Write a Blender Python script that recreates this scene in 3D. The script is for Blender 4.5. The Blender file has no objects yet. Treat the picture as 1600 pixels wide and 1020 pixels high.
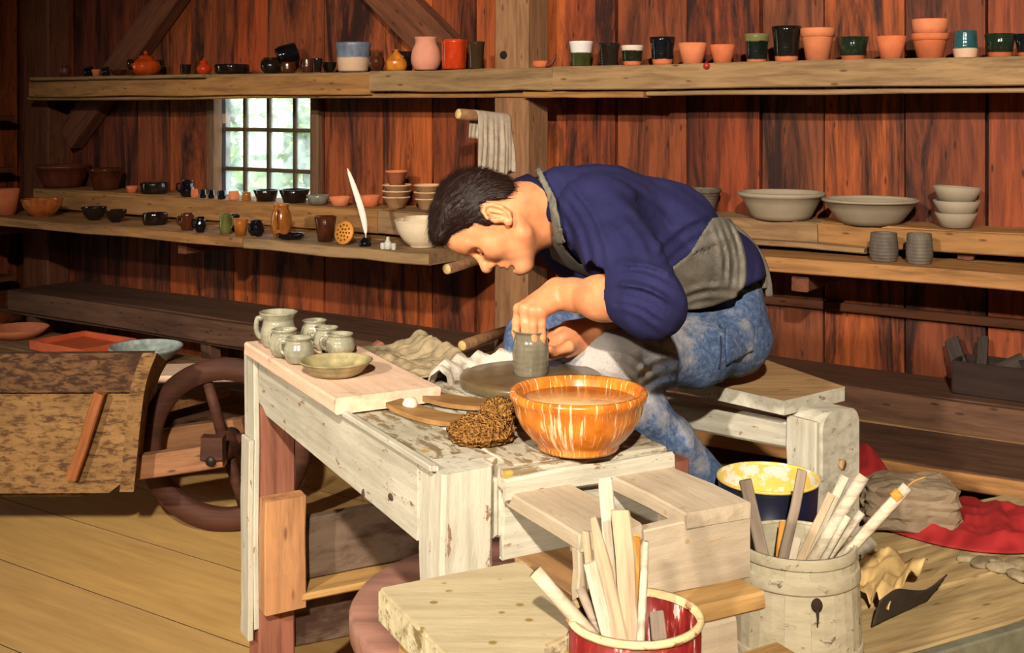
import bpy, bmesh, math, random
import numpy as np
from mathutils import Vector, Matrix
random.seed(7)
# ------------------------------------------------------------------ camera, world, lights, exposure
F = 1900.0; CX = 800.0; HY = 165.0; CH = 1.34          # focal length, centre column, horizon row (1600x1020 frame), eye height
SC = bpy.context.scene
COL = SC.collection
cam = bpy.data.cameras.new('camera'); camo = bpy.data.objects.new('camera', cam); COL.objects.link(camo)
camo.location = (0, 0, CH); camo.rotation_euler = (math.pi/2, 0, 0)
cam.sensor_width = 36; cam.lens = 36*F/1600; cam.shift_y = -(510-HY)/1600; cam.clip_end = 300; cam.clip_start = .05
SC.camera = camo
SC.view_settings.view_transform = 'Standard'; SC.view_settings.look = 'None'
SC.view_settings.exposure = 0.0; SC.view_settings.gamma = 1.0; SC.view_settings.use_curve_mapping = False
wd = bpy.data.worlds.new('world'); SC.world = wd; wd.use_nodes = True
wd.node_tree.nodes['Background'].inputs[0].default_value = (.86, .93, 1, 1)
wd.node_tree.nodes['Background'].inputs[1].default_value = 6.0
def spot(name, loc, target, power, size, angle, blend, col):
    l = bpy.data.lights.new(name, 'SPOT'); o = bpy.data.objects.new(name, l); COL.objects.link(o)
    l.energy = power; l.shadow_soft_size = size; l.spot_size = math.radians(angle); l.spot_blend = blend; l.color = col
    o.location = loc; d = Vector(target)-Vector(loc); o.rotation_euler = d.to_track_quat('-Z', 'Y').to_euler()
    return o
# two photographer's flood lamps on stands, left of and just above the camera
spot('flood_lamp_key', (-3.0, -2.6, 3.35), (.6, 3.3, .7), 1700, .10, 60, .8, (1, .91, .77))
spot('flood_lamp_fill', (-.15, -2.5, 3.5), (.8, 4.4, .95), 2150, .08, 58, .85, (1, .91, .77))
sun = bpy.data.lights.new('sun', 'SUN'); suno = bpy.data.objects.new('sun', sun); COL.objects.link(suno)
sun.energy = 16; sun.angle = .01; sun.color = (1, .95, .85); suno.rotation_euler = (math.radians(42), 0, math.radians(-20))

# ------------------------------------------------------------------ helpers
def lin(c):
    return tuple(((v/255)/12.92 if v/255 <= .04045 else ((v/255+.055)/1.055)**2.4) for v in c)
def rgba(c): return lin(c)+(1,)
def PD(px, py, d): return Vector(((px-CX)/F*d, d, CH-(py-HY)/F*d))
def PZ(px, py, z):
    d = F*(CH-z)/(py-HY); return Vector(((px-CX)/F*d, d, z))
# wall frame: U along the back wall (to the right), V out of it into the room
WO = Vector((0, 5.4, 0)); U = Vector((.8275, -.5614, 0)); V = Vector((-.5614, -.8275, 0)); ZZ = Vector((0, 0, 1))
def WP(u, v, z): return WO+U*u+V*v+ZZ*z
def wpx(px, py, v):
    """pixel -> (u, z, depth) on the vertical plane v in front of the back wall"""
    X = (px-CX)/F; o = WO+V*v; n = V
    d = o.dot(n)/(X*n.x+n.y)
    p = Vector((X*d, d, CH-(py-HY)/F*d)); return (p-WO).dot(U), p.z, d
WM = Matrix(((U.x, V.x, 0, 0), (U.y, V.y, 0, 0), (0, 0, 1, 0), (0, 0, 0, 1)))
# wheel-bench frame: origin at the near left corner of its top, E1 along its length (away), E2 across (to the right)
NB = Vector((-.103, 1.784, 0)); E1 = Vector((-.4715, .8819, 0)); E2 = Vector((.8819, .4715, 0))
def TB(e2, e1, z): return NB+E2*e2+E1*e1+ZZ*z
TZ = .80

def mesh(name, vs, fs, mat=None, parent=None, loc=None, smooth=False, rot=None):
    m = bpy.data.meshes.new(name); m.from_pydata([tuple(v) for v in vs], [], fs); m.update()
    if smooth: m.polygons.foreach_set('use_smooth', [True]*len(m.polygons))
    return obj(name, m, mat, parent, loc, rot)
def obj(name, m, mat=None, parent=None, loc=None, rot=None):
    o = bpy.data.objects.new(name, m); COL.objects.link(o)
    if mat is not None and len(m.materials) == 0: m.materials.append(mat)
    if parent is not None: o.parent = parent
    if loc is not None: o.location = loc
    if rot is not None: o.rotation_euler = rot
    return o
LABELS = {}
def tag(o, label, cat, group=None):
    o['label'] = label; o['category'] = cat
    if group: o['group'] = group
    return o
def thing(name, loc, label=None, cat=None, group=None):
    o = bpy.data.objects.new(name, None); COL.objects.link(o); o.location = loc; o.empty_display_size = .05
    if label: tag(o, label, cat, group)
    return o
def struct(o): o['kind'] = 'structure'; return o
def wpos(o):
    p = Vector(o.location)
    while o.parent: o = o.parent; p = p+Vector(o.location)
    return p
def beam_mesh(L, w, t, seg=3, jit=0.0, cham=0.0, seed=0, ends=0.0):
    """box of length L along X, width w along Y, thickness t along Z, centred; slightly uneven"""
    r = random.Random(seed); vs = []; fs = []
    hw, ht = w/2, t/2; c = cham
    if c > 0: cs = [(-hw+c, -ht), (hw-c, -ht), (hw, -ht+c), (hw, ht-c), (hw-c, ht), (-hw+c, ht), (-hw, ht-c), (-hw, -ht+c)]
    else: cs = [(-hw, -ht), (hw, -ht), (hw, ht), (-hw, ht)]
    n = len(cs)
    for i in range(seg+1):
        x = -L/2+L*i/seg
        jy, jz = r.uniform(-jit, jit), r.uniform(-jit, jit); jw = 1+r.uniform(-jit, jit)/max(w, .02)
        for (y, z) in cs:
            xe = x+(r.uniform(-ends, ends) if i in (0, seg) else 0)
            vs.append((xe, y*jw+jy, z+jz))
    for i in range(seg):
        for k in range(n):
            a = i*n+k; b = i*n+(k+1) % n; fs.append((a, a+n, b+n, b))
    fs.append(tuple(range(n))); fs.append(tuple(reversed(range(seg*n, seg*n+n))))
    m = bpy.data.meshes.new('beam'); m.from_pydata(vs, [], [tuple(reversed(f)) for f in fs]); m.update(); return m
_bs = [0]
def beam(name, p0, p1, w, t, mat, parent=None, up=(0, 0, 1), seg=3, jit=.002, cham=.004, ends=.002, label=None):
    p0, p1 = Vector(p0), Vector(p1); x = (p1-p0); L = x.length; x.normalize()
    y = Vector(up).cross(x)
    if y.length < 1e-4: y = Vector((0, 1, 0)).cross(x)
    y.normalize(); z = x.cross(y); _bs[0] += 1
    m = beam_mesh(L, w, t, seg, jit, cham, _bs[0], ends); m.name = name
    o = obj(name, m, mat, parent)
    c = (p0+p1)/2
    if parent: c = c-wpos(parent)
    o.matrix_basis = Matrix.Translation(c) @ Matrix((x, y, z)).transposed().to_4x4()
    if label: o['label'] = label
    return o
def lathe_data(prof, seg=28, wob=0.0, seed=0):
    r_ = random.Random(seed); ph = r_.uniform(0, 6); vs = []; fs = []; rings = []
    for (r, z) in prof:
        if r < 1e-5: rings.append([len(vs)]); vs.append((0, 0, z)); continue
        ring = []
        for k in range(seg):
            a = 2*math.pi*k/seg; q = r*(1+wob*math.sin(2*a+ph)+.6*wob*math.sin(3*a+2*ph))
            ring.append(len(vs)); vs.append((q*math.cos(a), q*math.sin(a), z))
        rings.append(ring)
    for A, B in zip(rings[:-1], rings[1:]):
        for k in range(seg):
            a0, a1 = A[k % len(A)], A[(k+1) % len(A)]; b0, b1 = B[k % len(B)], B[(k+1) % len(B)]
            f = [a0]
            for q in (a1, b1, b0):
                if q not in f: f.append(q)
            if len(f) > 2: fs.append(tuple(f))
    return vs, fs
def lathe(name, prof, mat, parent=None, loc=None, seg=28, wob=0.0, rot=None, sharp=False):
    vs, fs = lathe_data(prof, seg, wob, len(name)+int(prof[1][0]*9999))
    o = mesh(name, vs, fs, mat, parent, loc, True, rot)
    return o
def tube(name, pts, rad, mat, parent=None, seg=8, loc=None, flat=1.0, rings=None, up=None):
    """tube through pts (local to parent when a parent is given); rad number or list"""
    P = [Vector(p) for p in pts]; n = len(P); R = rad if isinstance(rad, (list, tuple)) else [rad]*n
    vs = []; fs = []; prev = None
    for i in range(n):
        t = (P[min(i+1, n-1)]-P[max(i-1, 0)]).normalized()
        ref = Vector(up) if up else (prev if prev else (Vector((0, 0, 1)) if abs(t.z) < .9 else Vector((1, 0, 0))))
        b = t.cross(ref)
        if b.length < 1e-4: b = t.cross(Vector((1, .3, .2)))
        b.normalize(); nn = b.cross(t).normalized(); prev = nn
        for k in range(seg):
            a = 2*math.pi*k/seg; vs.append(P[i]+b*(math.cos(a)*R[i])+nn*(math.sin(a)*R[i]*flat))
    for i in range(n-1):
        for k in range(seg):
            a = i*seg+k; b_ = i*seg+(k+1) % seg; fs.append((a, b_, b_+seg, a+seg))
    fs.append(tuple(reversed(range(seg)))); fs.append(tuple(range((n-1)*seg, n*seg)))
    return mesh(name, vs, fs, mat, parent, loc, True)
def smooth_pts(pts, n=5):
    P = [Vector(p) for p in pts]; out = []
    for i in range(len(P)-1):
        p0, p1, p2, p3 = P[max(i-1, 0)], P[i], P[i+1], P[min(i+2, len(P)-1)]
        for k in range(n):
            t = k/n; out.append(.5*((2*p1)+(-p0+p2)*t+(2*p0-5*p1+4*p2-p3)*t*t+(-p0+3*p1-3*p2+p3)*t*t*t))
    out.append(P[-1]); return out
def prism(name, poly, z0, z1, mat, parent=None, frame=None):
    """poly: world XY points (Vectors); extruded from z0 to z1"""
    n = len(poly); o0 = wpos(parent) if parent else Vector((0, 0, 0))
    vs = [Vector((p.x, p.y, z0))-o0 for p in poly]+[Vector((p.x, p.y, z1))-o0 for p in poly]
    fs = [tuple(reversed(range(n))), tuple(range(n, 2*n))]+[(i, (i+1) % n, n+(i+1) % n, n+i) for i in range(n)]
    o = mesh(name, vs, fs, mat, parent)
    bm = bmesh.new(); bm.from_mesh(o.data); bmesh.ops.recalc_face_normals(bm, faces=bm.faces); bm.to_mesh(o.data); bm.free()
    return o
def dup(root, loc):
    r = root.copy(); COL.objects.link(r); r.location = loc
    for ch in list(root.children):
        c = ch.copy(); COL.objects.link(c); c.parent = r
        for g in ch.children:
            d = g.copy(); COL.objects.link(d); d.parent = c
    return r

# ------------------------------------------------------------------ materials
def nmat(name):
    m = bpy.data.materials.new(name); m.use_nodes = True; nt = m.node_tree
    b = nt.nodes['Principled BSDF']; return m, nt, b
def node(nt, t, **kw):
    n = nt.nodes.new(t)
    for k, v in kw.items(): setattr(n, k, v)
    return n
def coords(nt, scale, rnd=True):
    tc = node(nt, 'ShaderNodeTexCoord'); mp = node(nt, 'ShaderNodeMapping'); mp.inputs['Scale'].default_value = scale
    nt.links.new(tc.outputs['Object'], mp.inputs['Vector'])
    if rnd:
        oi = node(nt, 'ShaderNodeObjectInfo'); ml = node(nt, 'ShaderNodeMath', operation='MULTIPLY'); ml.inputs[1].default_value = 61.0
        nt.links.new(oi.outputs['Random'], ml.inputs[0]); cb = node(nt, 'ShaderNodeCombineXYZ')
        for i in range(3): nt.links.new(ml.outputs[0], cb.inputs[i])
        nt.links.new(cb.outputs[0], mp.inputs['Location'])
    return mp.outputs['Vector']
def noise(nt, vec, scale, detail=4, rough=.6, dist=0.0):
    n = node(nt, 'ShaderNodeTexNoise'); n.inputs['Scale'].default_value = scale; n.inputs['Detail'].default_value = detail
    n.inputs['Roughness'].default_value = rough; n.inputs['Distortion'].default_value = dist
    nt.links.new(vec, n.inputs['Vector']); return n.outputs['Fac']
def ramp(nt, fac, stops):
    r = node(nt, 'ShaderNodeValToRGB'); e = r.color_ramp.elements
    while len(e) > len(stops): e.remove(e[-1])
    while len(e) < len(stops): e.new(.5)
    for i, (p, c) in enumerate(stops):
        e[i].position = p; e[i].color = c if len(c) == 4 else tuple(c)+(1,)
    nt.links.new(fac, r.inputs['Fac']); return r.outputs['Color']
def mix(nt, fac, a, b, mode='MIX'):
    m = node(nt, 'ShaderNodeMix', data_type='RGBA', blend_type=mode)
    for s, v in ((m.inputs[0], fac), (m.inputs[6], a), (m.inputs[7], b)):
        if hasattr(v, 'is_linked') or isinstance(v, bpy.types.NodeSocket): nt.links.new(v, s)
        else: s.default_value = v
    return m.outputs[2]
def bump(nt, b, fac, strength, dist=.01):
    n = node(nt, 'ShaderNodeBump'); n.inputs['Strength'].default_value = strength; n.inputs['Distance'].default_value = dist
    nt.links.new(fac, n.inputs['Height']); nt.links.new(n.outputs[0], b.inputs['Normal'])
def wood(name, cols, dark, rough=.7, grain=26, stain=.5, spread=None, bmp=.35, knots=True, stain_lo=.50, stain_hi=.72, gc=.55):
    """grain runs along local X. cols: list of board tints (picked per board); dark: stain colour"""
    m, nt, b = nmat(name)
    oi = node(nt, 'ShaderNodeObjectInfo')
    tint = ramp(nt, oi.outputs['Random'], [(i/max(1, len(cols)-1), rgba(c)) for i, c in enumerate(cols)]) if len(cols) > 1 else None
    v = coords(nt, (.10, 1, 1)); g = noise(nt, v, grain*1.6, 5, .65, .4)
    v2 = coords(nt, (.13, 1, 1)); s = noise(nt, v2, 7, 6, .72, .8)
    base = tint if tint else rgba(cols[0])
    gcol = ramp(nt, g, [(.30, (gc, gc*.94, gc*.9)), (.55, (1, 1, 1)), (.8, (1.25, 1.2, 1.1))])
    c = mix(nt, 1.0, base, gcol, 'MULTIPLY')
    sf = ramp(nt, s, [(stain_lo, (0, 0, 0)), (stain_hi, (stain,)*3)])
    c = mix(nt, sf, c, rgba(dark))
    if knots:
        v3 = coords(nt, (1.3, 4.5, 4.5)); vo = node(nt, 'ShaderNodeTexVoronoi'); vo.inputs['Scale'].default_value = 6.0
        nt.links.new(v3, vo.inputs['Vector'])
        kf = ramp(nt, vo.outputs['Distance'], [(.07, (.75,)*3), (.15, (0, 0, 0))])
        c = mix(nt, kf, c, tuple(x*.5 for x in lin(dark))+(1,))
    nt.links.new(c, b.inputs['Base Color']); b.inputs['Roughness'].default_value = rough
    b.inputs['Specular IOR Level'].default_value = .25
    bump(nt, b, g, bmp, .006)
    return m
def painted(name, col, chip, rough=.75, sc=18, lo=.60, hi=.66, bmp=.4, mottle=.82, spots=None, streak=.35):
    """weathered whitewash / clay slip over wood, chipped"""
    m, nt, b = nmat(name)
    v = coords(nt, (.35, 1, 1)); n1 = noise(nt, v, sc, 6, .7, .3); v2 = coords(nt, (1, 1, 1)); n2 = noise(nt, v2, 5, 5, .65)
    f = ramp(nt, n1, [(lo, (0, 0, 0)), (hi, (1, 1, 1))])
    base = mix(nt, 1.0, rgba(col), ramp(nt, n2, [(.3, (mottle, mottle*.98, mottle*.95)), (.65, (1.05, 1.05, 1.05))]), 'MULTIPLY')
    gr = noise(nt, coords(nt, (.06, 1, 1)), 60, 3, .6)
    base = mix(nt, streak, base, ramp(nt, gr, [(.35, (.55, .52, .48)), (.6, (1, 1, 1))]), 'MULTIPLY')
    c = mix(nt, f, base, rgba(chip))
    if spots:
        vo = node(nt, 'ShaderNodeTexVoronoi'); vo.inputs['Scale'].default_value = spots[1]
        nt.links.new(coords(nt, (1, 1, 1)), vo.inputs['Vector'])
        nz = noise(nt, coords(nt, (1, 1, 1)), 7, 2, .5)
        sp = ramp(nt, vo.outputs['Distance'], [(.10, (1, 1, 1)), (.16, (0, 0, 0))]); gate = ramp(nt, nz, [(.46, (0, 0, 0)), (.50, (1, 1, 1))])
        c = mix(nt, mix(nt, 1.0, sp, gate, 'MULTIPLY'), c, rgba(spots[0]))
    nt.links.new(c, b.inputs['Base Color']); b.inputs['Roughness'].default_value = rough; b.inputs['Specular IOR Level'].default_value = .2
    bump(nt, b, n1, bmp, .006)
    return m
def plain(name, col, rough=.6, var=.2, sc=14, bmp=.1, metal=0.0, spec=.4, rnd=True, detail=5):
    m, nt, b = nmat(name); n = noise(nt, coords(nt, (1, 1, 1), rnd), sc, detail, .6)
    c = mix(nt, 1.0, rgba(col), ramp(nt, n, [(.28, (1-var,)*3), (.72, (1+var*.6,)*3)]), 'MULTIPLY')
    nt.links.new(c, b.inputs['Base Color']); b.inputs['Roughness'].default_value = rough; b.inputs['Metallic'].default_value = metal
    b.inputs['Specular IOR Level'].default_value = spec
    if bmp: bump(nt, b, n, bmp, .004)
    return m
def glaze(name, top, base=None, split=.25, rough=.12, base_rough=.8, third=None, split3=.7, runs=.05, rings=0.0):
    """glazed pot: top colour poured over a bare clay base (real glaze line, uneven), optional third colour at the rim"""
    m, nt, b = nmat(name); tc = node(nt, 'ShaderNodeTexCoord'); sp = node(nt, 'ShaderNodeSeparateXYZ')
    nt.links.new(tc.outputs['Generated'], sp.inputs[0])
    v = coords(nt, (1, 1, .35)); n = noise(nt, v, 30, 4, .6)
    mt = mix(nt, 1.0, rgba(top), ramp(nt, n, [(.3, (.55, .55, .55)), (.7, (1.35, 1.3, 1.2))]), 'MULTIPLY'); r = None
    ad = node(nt, 'ShaderNodeMath', operation='MULTIPLY_ADD'); nt.links.new(n, ad.inputs[0]); ad.inputs[1].default_value = runs*2; nt.links.new(sp.outputs['Z'], ad.inputs[2])
    if third:
        f3 = ramp(nt, ad.outputs[0], [(split3+runs-.02, (0, 0, 0)), (split3+runs+.02, (1, 1, 1))]); mt = mix(nt, f3, mt, rgba(third))
    if base:
        f = ramp(nt, ad.outputs[0], [(split+runs-.015, (0, 0, 0)), (split+runs+.015, (1, 1, 1))])
        mt = mix(nt, f, rgba(base), mt)
        r = node(nt, 'ShaderNodeMapRange'); nt.links.new(f, r.inputs[0]); r.inputs[3].default_value = base_rough; r.inputs[4].default_value = rough
        nt.links.new(r.outputs[0], b.inputs['Roughness'])
    else: b.inputs['Roughness'].default_value = rough
    nt.links.new(mt, b.inputs['Base Color']); b.inputs['Specular IOR Level'].default_value = .5
    w = node(nt, 'ShaderNodeTexWave', bands_direction='Z'); w.inputs['Scale'].default_value = 28; w.inputs['Distortion'].default_value = .6
    nt.links.new(tc.outputs['Object'], w.inputs['Vector']); bump(nt, b, w.outputs['Fac'], .06+rings, .004)
    return m
# ------------------------------------------------------------------ shared materials
M_wall = wood('wall_boards', [(104, 46, 24), (160, 78, 36), (112, 54, 30), (174, 86, 38), (86, 44, 34), (146, 64, 28), (124, 66, 38), (156, 66, 28)], (34, 15, 12), .66, 22, .95, bmp=.5, stain_lo=.45, stain_hi=.62)
M_wallL = M_wall
M_back = plain('wall_backing', (30, 16, 12), .9)
M_shelf = wood('shelf_boards', [(150, 106, 60), (162, 114, 66), (142, 100, 58)], (80, 50, 28), .7, 24, .7)
M_shelf_gray = wood('shelf_gray_boards', [(142, 114, 82), (152, 120, 82), (136, 102, 70)], (82, 56, 36), .72, 26, .6)
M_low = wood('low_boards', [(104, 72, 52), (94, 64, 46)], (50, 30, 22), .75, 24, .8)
M_post = wood('post_wood', [(150, 110, 76), (142, 102, 70)], (84, 52, 34), .75, 26, .7)
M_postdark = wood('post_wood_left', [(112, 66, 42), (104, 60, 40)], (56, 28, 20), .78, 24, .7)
M_floor = wood('floor_boards', [(196, 156, 92), (204, 162, 98), (190, 152, 94)], (150, 116, 70), .7, 18, .35, bmp=.12, knots=False, gc=.86, stain_lo=.42, stain_hi=.75)
M_frame = wood('window_wood', [(110, 80, 56)], (52, 32, 22), .75, 24, .6, knots=False)
M_mull = wood('muntin_wood', [(74, 60, 40)], (40, 30, 20), .7, 24, .5, knots=False)

# ------------------------------------------------------------------ room
UL, UR, VF, HC = -3.62, 6.6, 9.4, 3.8
def wallboard(u0, u1, z0, z1, v=0.0, t=.026, parent=None, name='board', mat=M_wall, frame='back'):
    if frame == 'back':
        a, b_ = WP((u0+u1)/2, v+t/2, z0), WP((u0+u1)/2, v+t/2, z1); up = V
    else:      # left wall: runs along V at u = UL
        a, b_ = WP(UL+t/2, (u0+u1)/2, z0), WP(UL+t/2, (u0+u1)/2, z1); up = U
    return beam(name, a, b_, abs(u1-u0), t, mat, parent, up=up, seg=3, jit=.003, cham=0, ends=.0)
def slab(name, c0, c1, mat):
    """box in the wall frame from (u,v,z) c0 to c1, built as an object turned with the room"""
    (a, b_, c), (d, e, f) = c0, c1
    vs = [(x, y, z) for z in (c, f) for (x, y) in ((a, b_), (d, b_), (d, e), (a, e))]
    fs = [(0, 3, 2, 1), (4, 5, 6, 7), (0, 1, 5, 4), (1, 2, 6, 5), (2, 3, 7, 6), (3, 0, 4, 7)]
    fs = [tuple(reversed(q)) for q in fs]                      # the (U, V, Z) frame is left handed
    vs = [WP(*p) for p in vs]
    return mesh(name, vs, fs, mat)
WU0, WU1, WZ0, WZ1 = -1.856, -1.167, .86, 1.46
# back wall: a dark backing in four pieces round the window opening, one object, and boards on it
vsb, fsb = [], []
for (a, b_, c, d) in ((UL-.2, WU0, -.02, HC), (WU1, UR, -.02, HC), (WU0, WU1, -.02, WZ0), (WU0, WU1, WZ1, HC)):
    k = len(vsb)
    vsb += [WP(x, y, z) for z in (c, d) for (x, y) in ((a, -.06), (b_, -.06), (b_, 0), (a, 0))]
    fsb += [tuple(k+i for i in reversed(q)) for q in ((0, 3, 2, 1), (4, 5, 6, 7), (0, 1, 5, 4), (1, 2, 6, 5), (2, 3, 7, 6), (3, 0, 4, 7))]
wall_back = struct(mesh('wall_back', vsb, fsb, M_back)); wall_back['label'] = 'red-brown vertical plank barn wall behind the shelves'
rb = random.Random(11); edges = [UL]
anch = [wpx(x, 250, .02)[0] for x in (420, 497+12, 600, 678, 885, 965, 1075, 1190, 1288, 1415, 1543)]
while edges[-1] < UR:
    nx = edges[-1]+rb.uniform(.20, .33)
    for q in anch:
        if edges[-1]+.12 < q < nx+.12: nx = q; break
    edges.append(min(nx, UR))
for a, b_ in zip(edges[:-1], edges[1:]):
    g = .004; t = rb.uniform(.020, .032)
    if b_ > WU0-.05 and a < WU1+.05:
        wallboard(a+g, b_-g, 0, WZ0-.03, 0, t, wall_back); wallboard(a+g, b_-g, WZ1+.03, HC-.02, 0, t, wall_back)
        if a < WU0-.06: wallboard(a+g, min(b_, WU0-.05)-g, WZ0-.03, WZ1+.03, 0, t, wall_back)
        if b_ > WU1+.06: wallboard(max(a, WU1+.05)+g, b_-g, WZ0-.03, WZ1+.03, 0, t, wall_back)
    else: wallboard(a+g, b_-g, 0, HC-.02, 0, t, wall_back)
# left wall, with an open doorway out of the picture that lets daylight onto the floor
DV0, DV1, DZ = 1.75, 2.25, 1.9
vsb, fsb = [], []
for (a, b_, c, d) in ((0, DV0, -.02, HC), (DV1, VF, -.02, HC), (DV0, DV1, DZ, HC)):
    k = len(vsb); vsb += [WP(x, y, z) for z in (c, d) for (x, y) in ((UL-.06, a), (UL, a), (UL, b_), (UL-.06, b_))]
    fsb += [tuple(k+i for i in reversed(q)) for q in ((0, 3, 2, 1), (4, 5, 6, 7), (0, 1, 5, 4), (1, 2, 6, 5), (2, 3, 7, 6), (3, 0, 4, 7))]
wall_left = struct(mesh('wall_left', vsb, fsb, M_back)); wall_left['label'] = 'dark plank side wall at the left edge'
vv = .05
while vv < 3.2:
    w = rb.uniform(.22, .32)
    if vv+w < DV0 or vv > DV1: wallboard(vv, vv+w-.008, 0, HC-.02, parent=wall_left, frame='left', mat=M_wallL)
    vv += w
M_unseen = wood('unseen_dark_boards', [(58, 40, 30), (50, 36, 28)], (26, 18, 14), .85, 20, .7, knots=False)  # out-of-view walls and ceiling, coloured very dark to cut bounced light
struct(slab('wall_right', (UR, 0, -.02), (UR+.06, VF, HC), M_unseen))
struct(slab('wall_front', (UL, VF, -.02), (UR, VF+.06, HC), M_unseen))
struct(slab('ceiling', (UL-.06, -.06, HC), (UR+.06, VF+.06, HC+.06), M_unseen))
floor = struct(slab('floor', (UL, 0, -.06), (UR, VF, -.026), M_back)); floor['label'] = 'pale worn plank floor of the workshop'
v0 = .0; k = 0
while v0 < 5.4:
    w = .335; br = [UL+.01, -2.0+.9*((k*7) % 5)/5, .6+1.3*((k*3) % 4)/4, UR-.4] if v0 > 1.0 else [UL+.01, 0.3, UR-.4]
    for a, b_ in zip(br[:-1], br[1:]):
        fb = beam('floor_board', WP(a+.003, v0+w/2, -.013), WP(b_-.003, v0+w/2, -.013), w-.0032, .026, M_floor, floor, seg=4, jit=.0, cham=0, ends=0)
        fb.data.materials.append(M_back)
        for f_ in fb.data.polygons:
            if abs(f_.normal.z) < .5: f_.material_index = 1
    v0 += w; k += 1
# timbers
def trim(n, p0, p1, w, t, mat, up, label, **kw):
    o = beam('trim_%d' % n, p0, p1, w, t, mat, None, up, **kw); struct(o); o['label'] = label; return o
trim(1, WP(.185, .205, 0), WP(.185, .205, HC), .17, .165, M_post, V, 'grey-brown square timber post between the two runs of shelves', seg=8, jit=.004, cham=.01)
hp = wpx(786, 86, .29); ph0 = lathe('peg_hole', [(0, .001), (.017, .001), (.018, -.003), (0, -.003)], plain('hole_dark', (24, 16, 12), .95), None, None, 16)
t1_ = bpy.data.objects['trim_1']; ph0.parent = t1_; ph0.matrix_basis = t1_.matrix_basis.inverted() @ (Matrix.Translation(WP(hp[0], .2885, hp[1])) @ V.to_track_quat('Z', 'Y').to_matrix().to_4x4())
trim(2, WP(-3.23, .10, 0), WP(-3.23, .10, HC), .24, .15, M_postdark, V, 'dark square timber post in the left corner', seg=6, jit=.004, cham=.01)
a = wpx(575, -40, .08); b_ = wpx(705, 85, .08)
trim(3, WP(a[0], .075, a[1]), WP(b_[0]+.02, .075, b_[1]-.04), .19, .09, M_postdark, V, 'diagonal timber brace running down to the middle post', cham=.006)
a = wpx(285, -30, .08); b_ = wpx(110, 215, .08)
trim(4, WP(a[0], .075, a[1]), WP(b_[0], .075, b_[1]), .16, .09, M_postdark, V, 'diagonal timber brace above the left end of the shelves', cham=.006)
# window
def glassmat():
    m, nt, b = nmat('window_glass'); nt.nodes.remove(b); out = nt.nodes['Material Output']
    t = node(nt, 'ShaderNodeBsdfTransparent'); g = node(nt, 'ShaderNodeBsdfGlossy'); g.inputs['Roughness'].default_value = .03
    d = node(nt, 'ShaderNodeBsdfTranslucent'); d.inputs[0].default_value = (.9, .95, 1, 1)
    x = node(nt, 'ShaderNodeMixShader'); y = node(nt, 'ShaderNodeMixShader')
    dust = ramp(nt, noise(nt, coords(nt, (1, 1, 1)), 9, 4, .6), [(.35, (.05,)*3), (.7, (.22,)*3)])
    nt.links.new(dust, y.inputs[0]); nt.links.new(t.outputs[0], y.inputs[1]); nt.links.new(d.outputs[0], y.inputs[2])
    x.inputs[0].default_value = .06; nt.links.new(y.outputs[0], x.inputs[1]); nt.links.new(g.outputs[0], x.inputs[2])
    nt.links.new(x.outputs[0], out.inputs['Surface']); return m
M_glass = glassmat()
win = struct(thing('window_1', WP((WU0+WU1)/2, 0, WZ0))); win['label'] = 'small paned window looking out on foliage below the upper shelf'
for (u0, u1, z0, z1) in ((WU0-.055, WU0, WZ0-.05, WZ1+.05), (WU1, WU1+.055, WZ0-.05, WZ1+.05)):
    beam('jamb', WP((u0+u1)/2, .0, z0), WP((u0+u1)/2, .0, z1), .055, .12, M_frame, win, up=V)
for z in (WZ0-.025, WZ1+.025): beam('rail', WP(WU0, 0, z), WP(WU1, 0, z), .13 if z < 1 else .10, .05, M_frame, win)
cu = [WU0]+[wpx(x, 200, 0)[0] for x in (380, 417, 458)]+[WU1]
cz = [WZ0, wpx(420, 266, 0)[1], wpx(420, 203, 0)[1], WZ1-.06, WZ1]
cz = [WZ0, wpx(420, 266, 0)[1], wpx(420, 203, 0)[1], WZ1]
for x in cu[1:-1]: beam('muntin', WP(x, -.02, WZ0), WP(x, -.02, WZ1), .020, .03, M_mull, win, up=V, cham=.003, jit=0)
for z in cz[1:-1]: beam('muntin', WP(WU0, -.02, z), WP(WU1, -.02, z), .03, .020, M_mull, win, cham=.003, jit=0)
for i in range(4):
    for j in range(3):
        beam('pane', WP(cu[i]+.008, -.02, (cz[j]+cz[j+1])/2), WP(cu[i+1]-.008, -.02, (cz[j]+cz[j+1])/2), .003, cz[j+1]-cz[j]-.016, M_glass, win, cham=0, jit=0, seg=1, ends=0)
# outdoors beyond the window
M_grass = plain('meadow', (120, 150, 70), .9, .5, 3, .3); M_leafA = plain('leaves_light', (150, 180, 90), .7, .4, 3, 0); M_leafB = plain('leaves_deep', (96, 140, 84), .7, .4, 3, 0)
M_bark = plain('bark', (90, 72, 56), .9, .4, 20, .5)
gx, gy = 14, 10; vs = []; fs = []
for j in range(gy+1):
    for i in range(gx+1):
        u = -26+30*i/gx; v = -.4-34*j/gy; vs.append(WP(u, v, -.12+.018*max(0, -v-4)**1.3*.8+.12*math.sin(i*1.7+j)))
for j in range(gy):
    for i in range(gx): a = j*(gx+1)+i; fs.append((a, a+gx+1, a+gx+2, a+1)[::-1])
go = struct(mesh('ground', vs, fs, M_grass, smooth=True)); go['label'] = 'sunlit grass slope outside the window'
go2 = struct(mesh('ground', [WP(u, v, -.1) for u, v in ((-26, -.4), (UL-.08, -.4), (UL-.08, 14), (-26, 14))], [(0, 1, 2, 3)[::-1]], M_grass)); go2['label'] = 'grass outside the side door'
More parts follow.
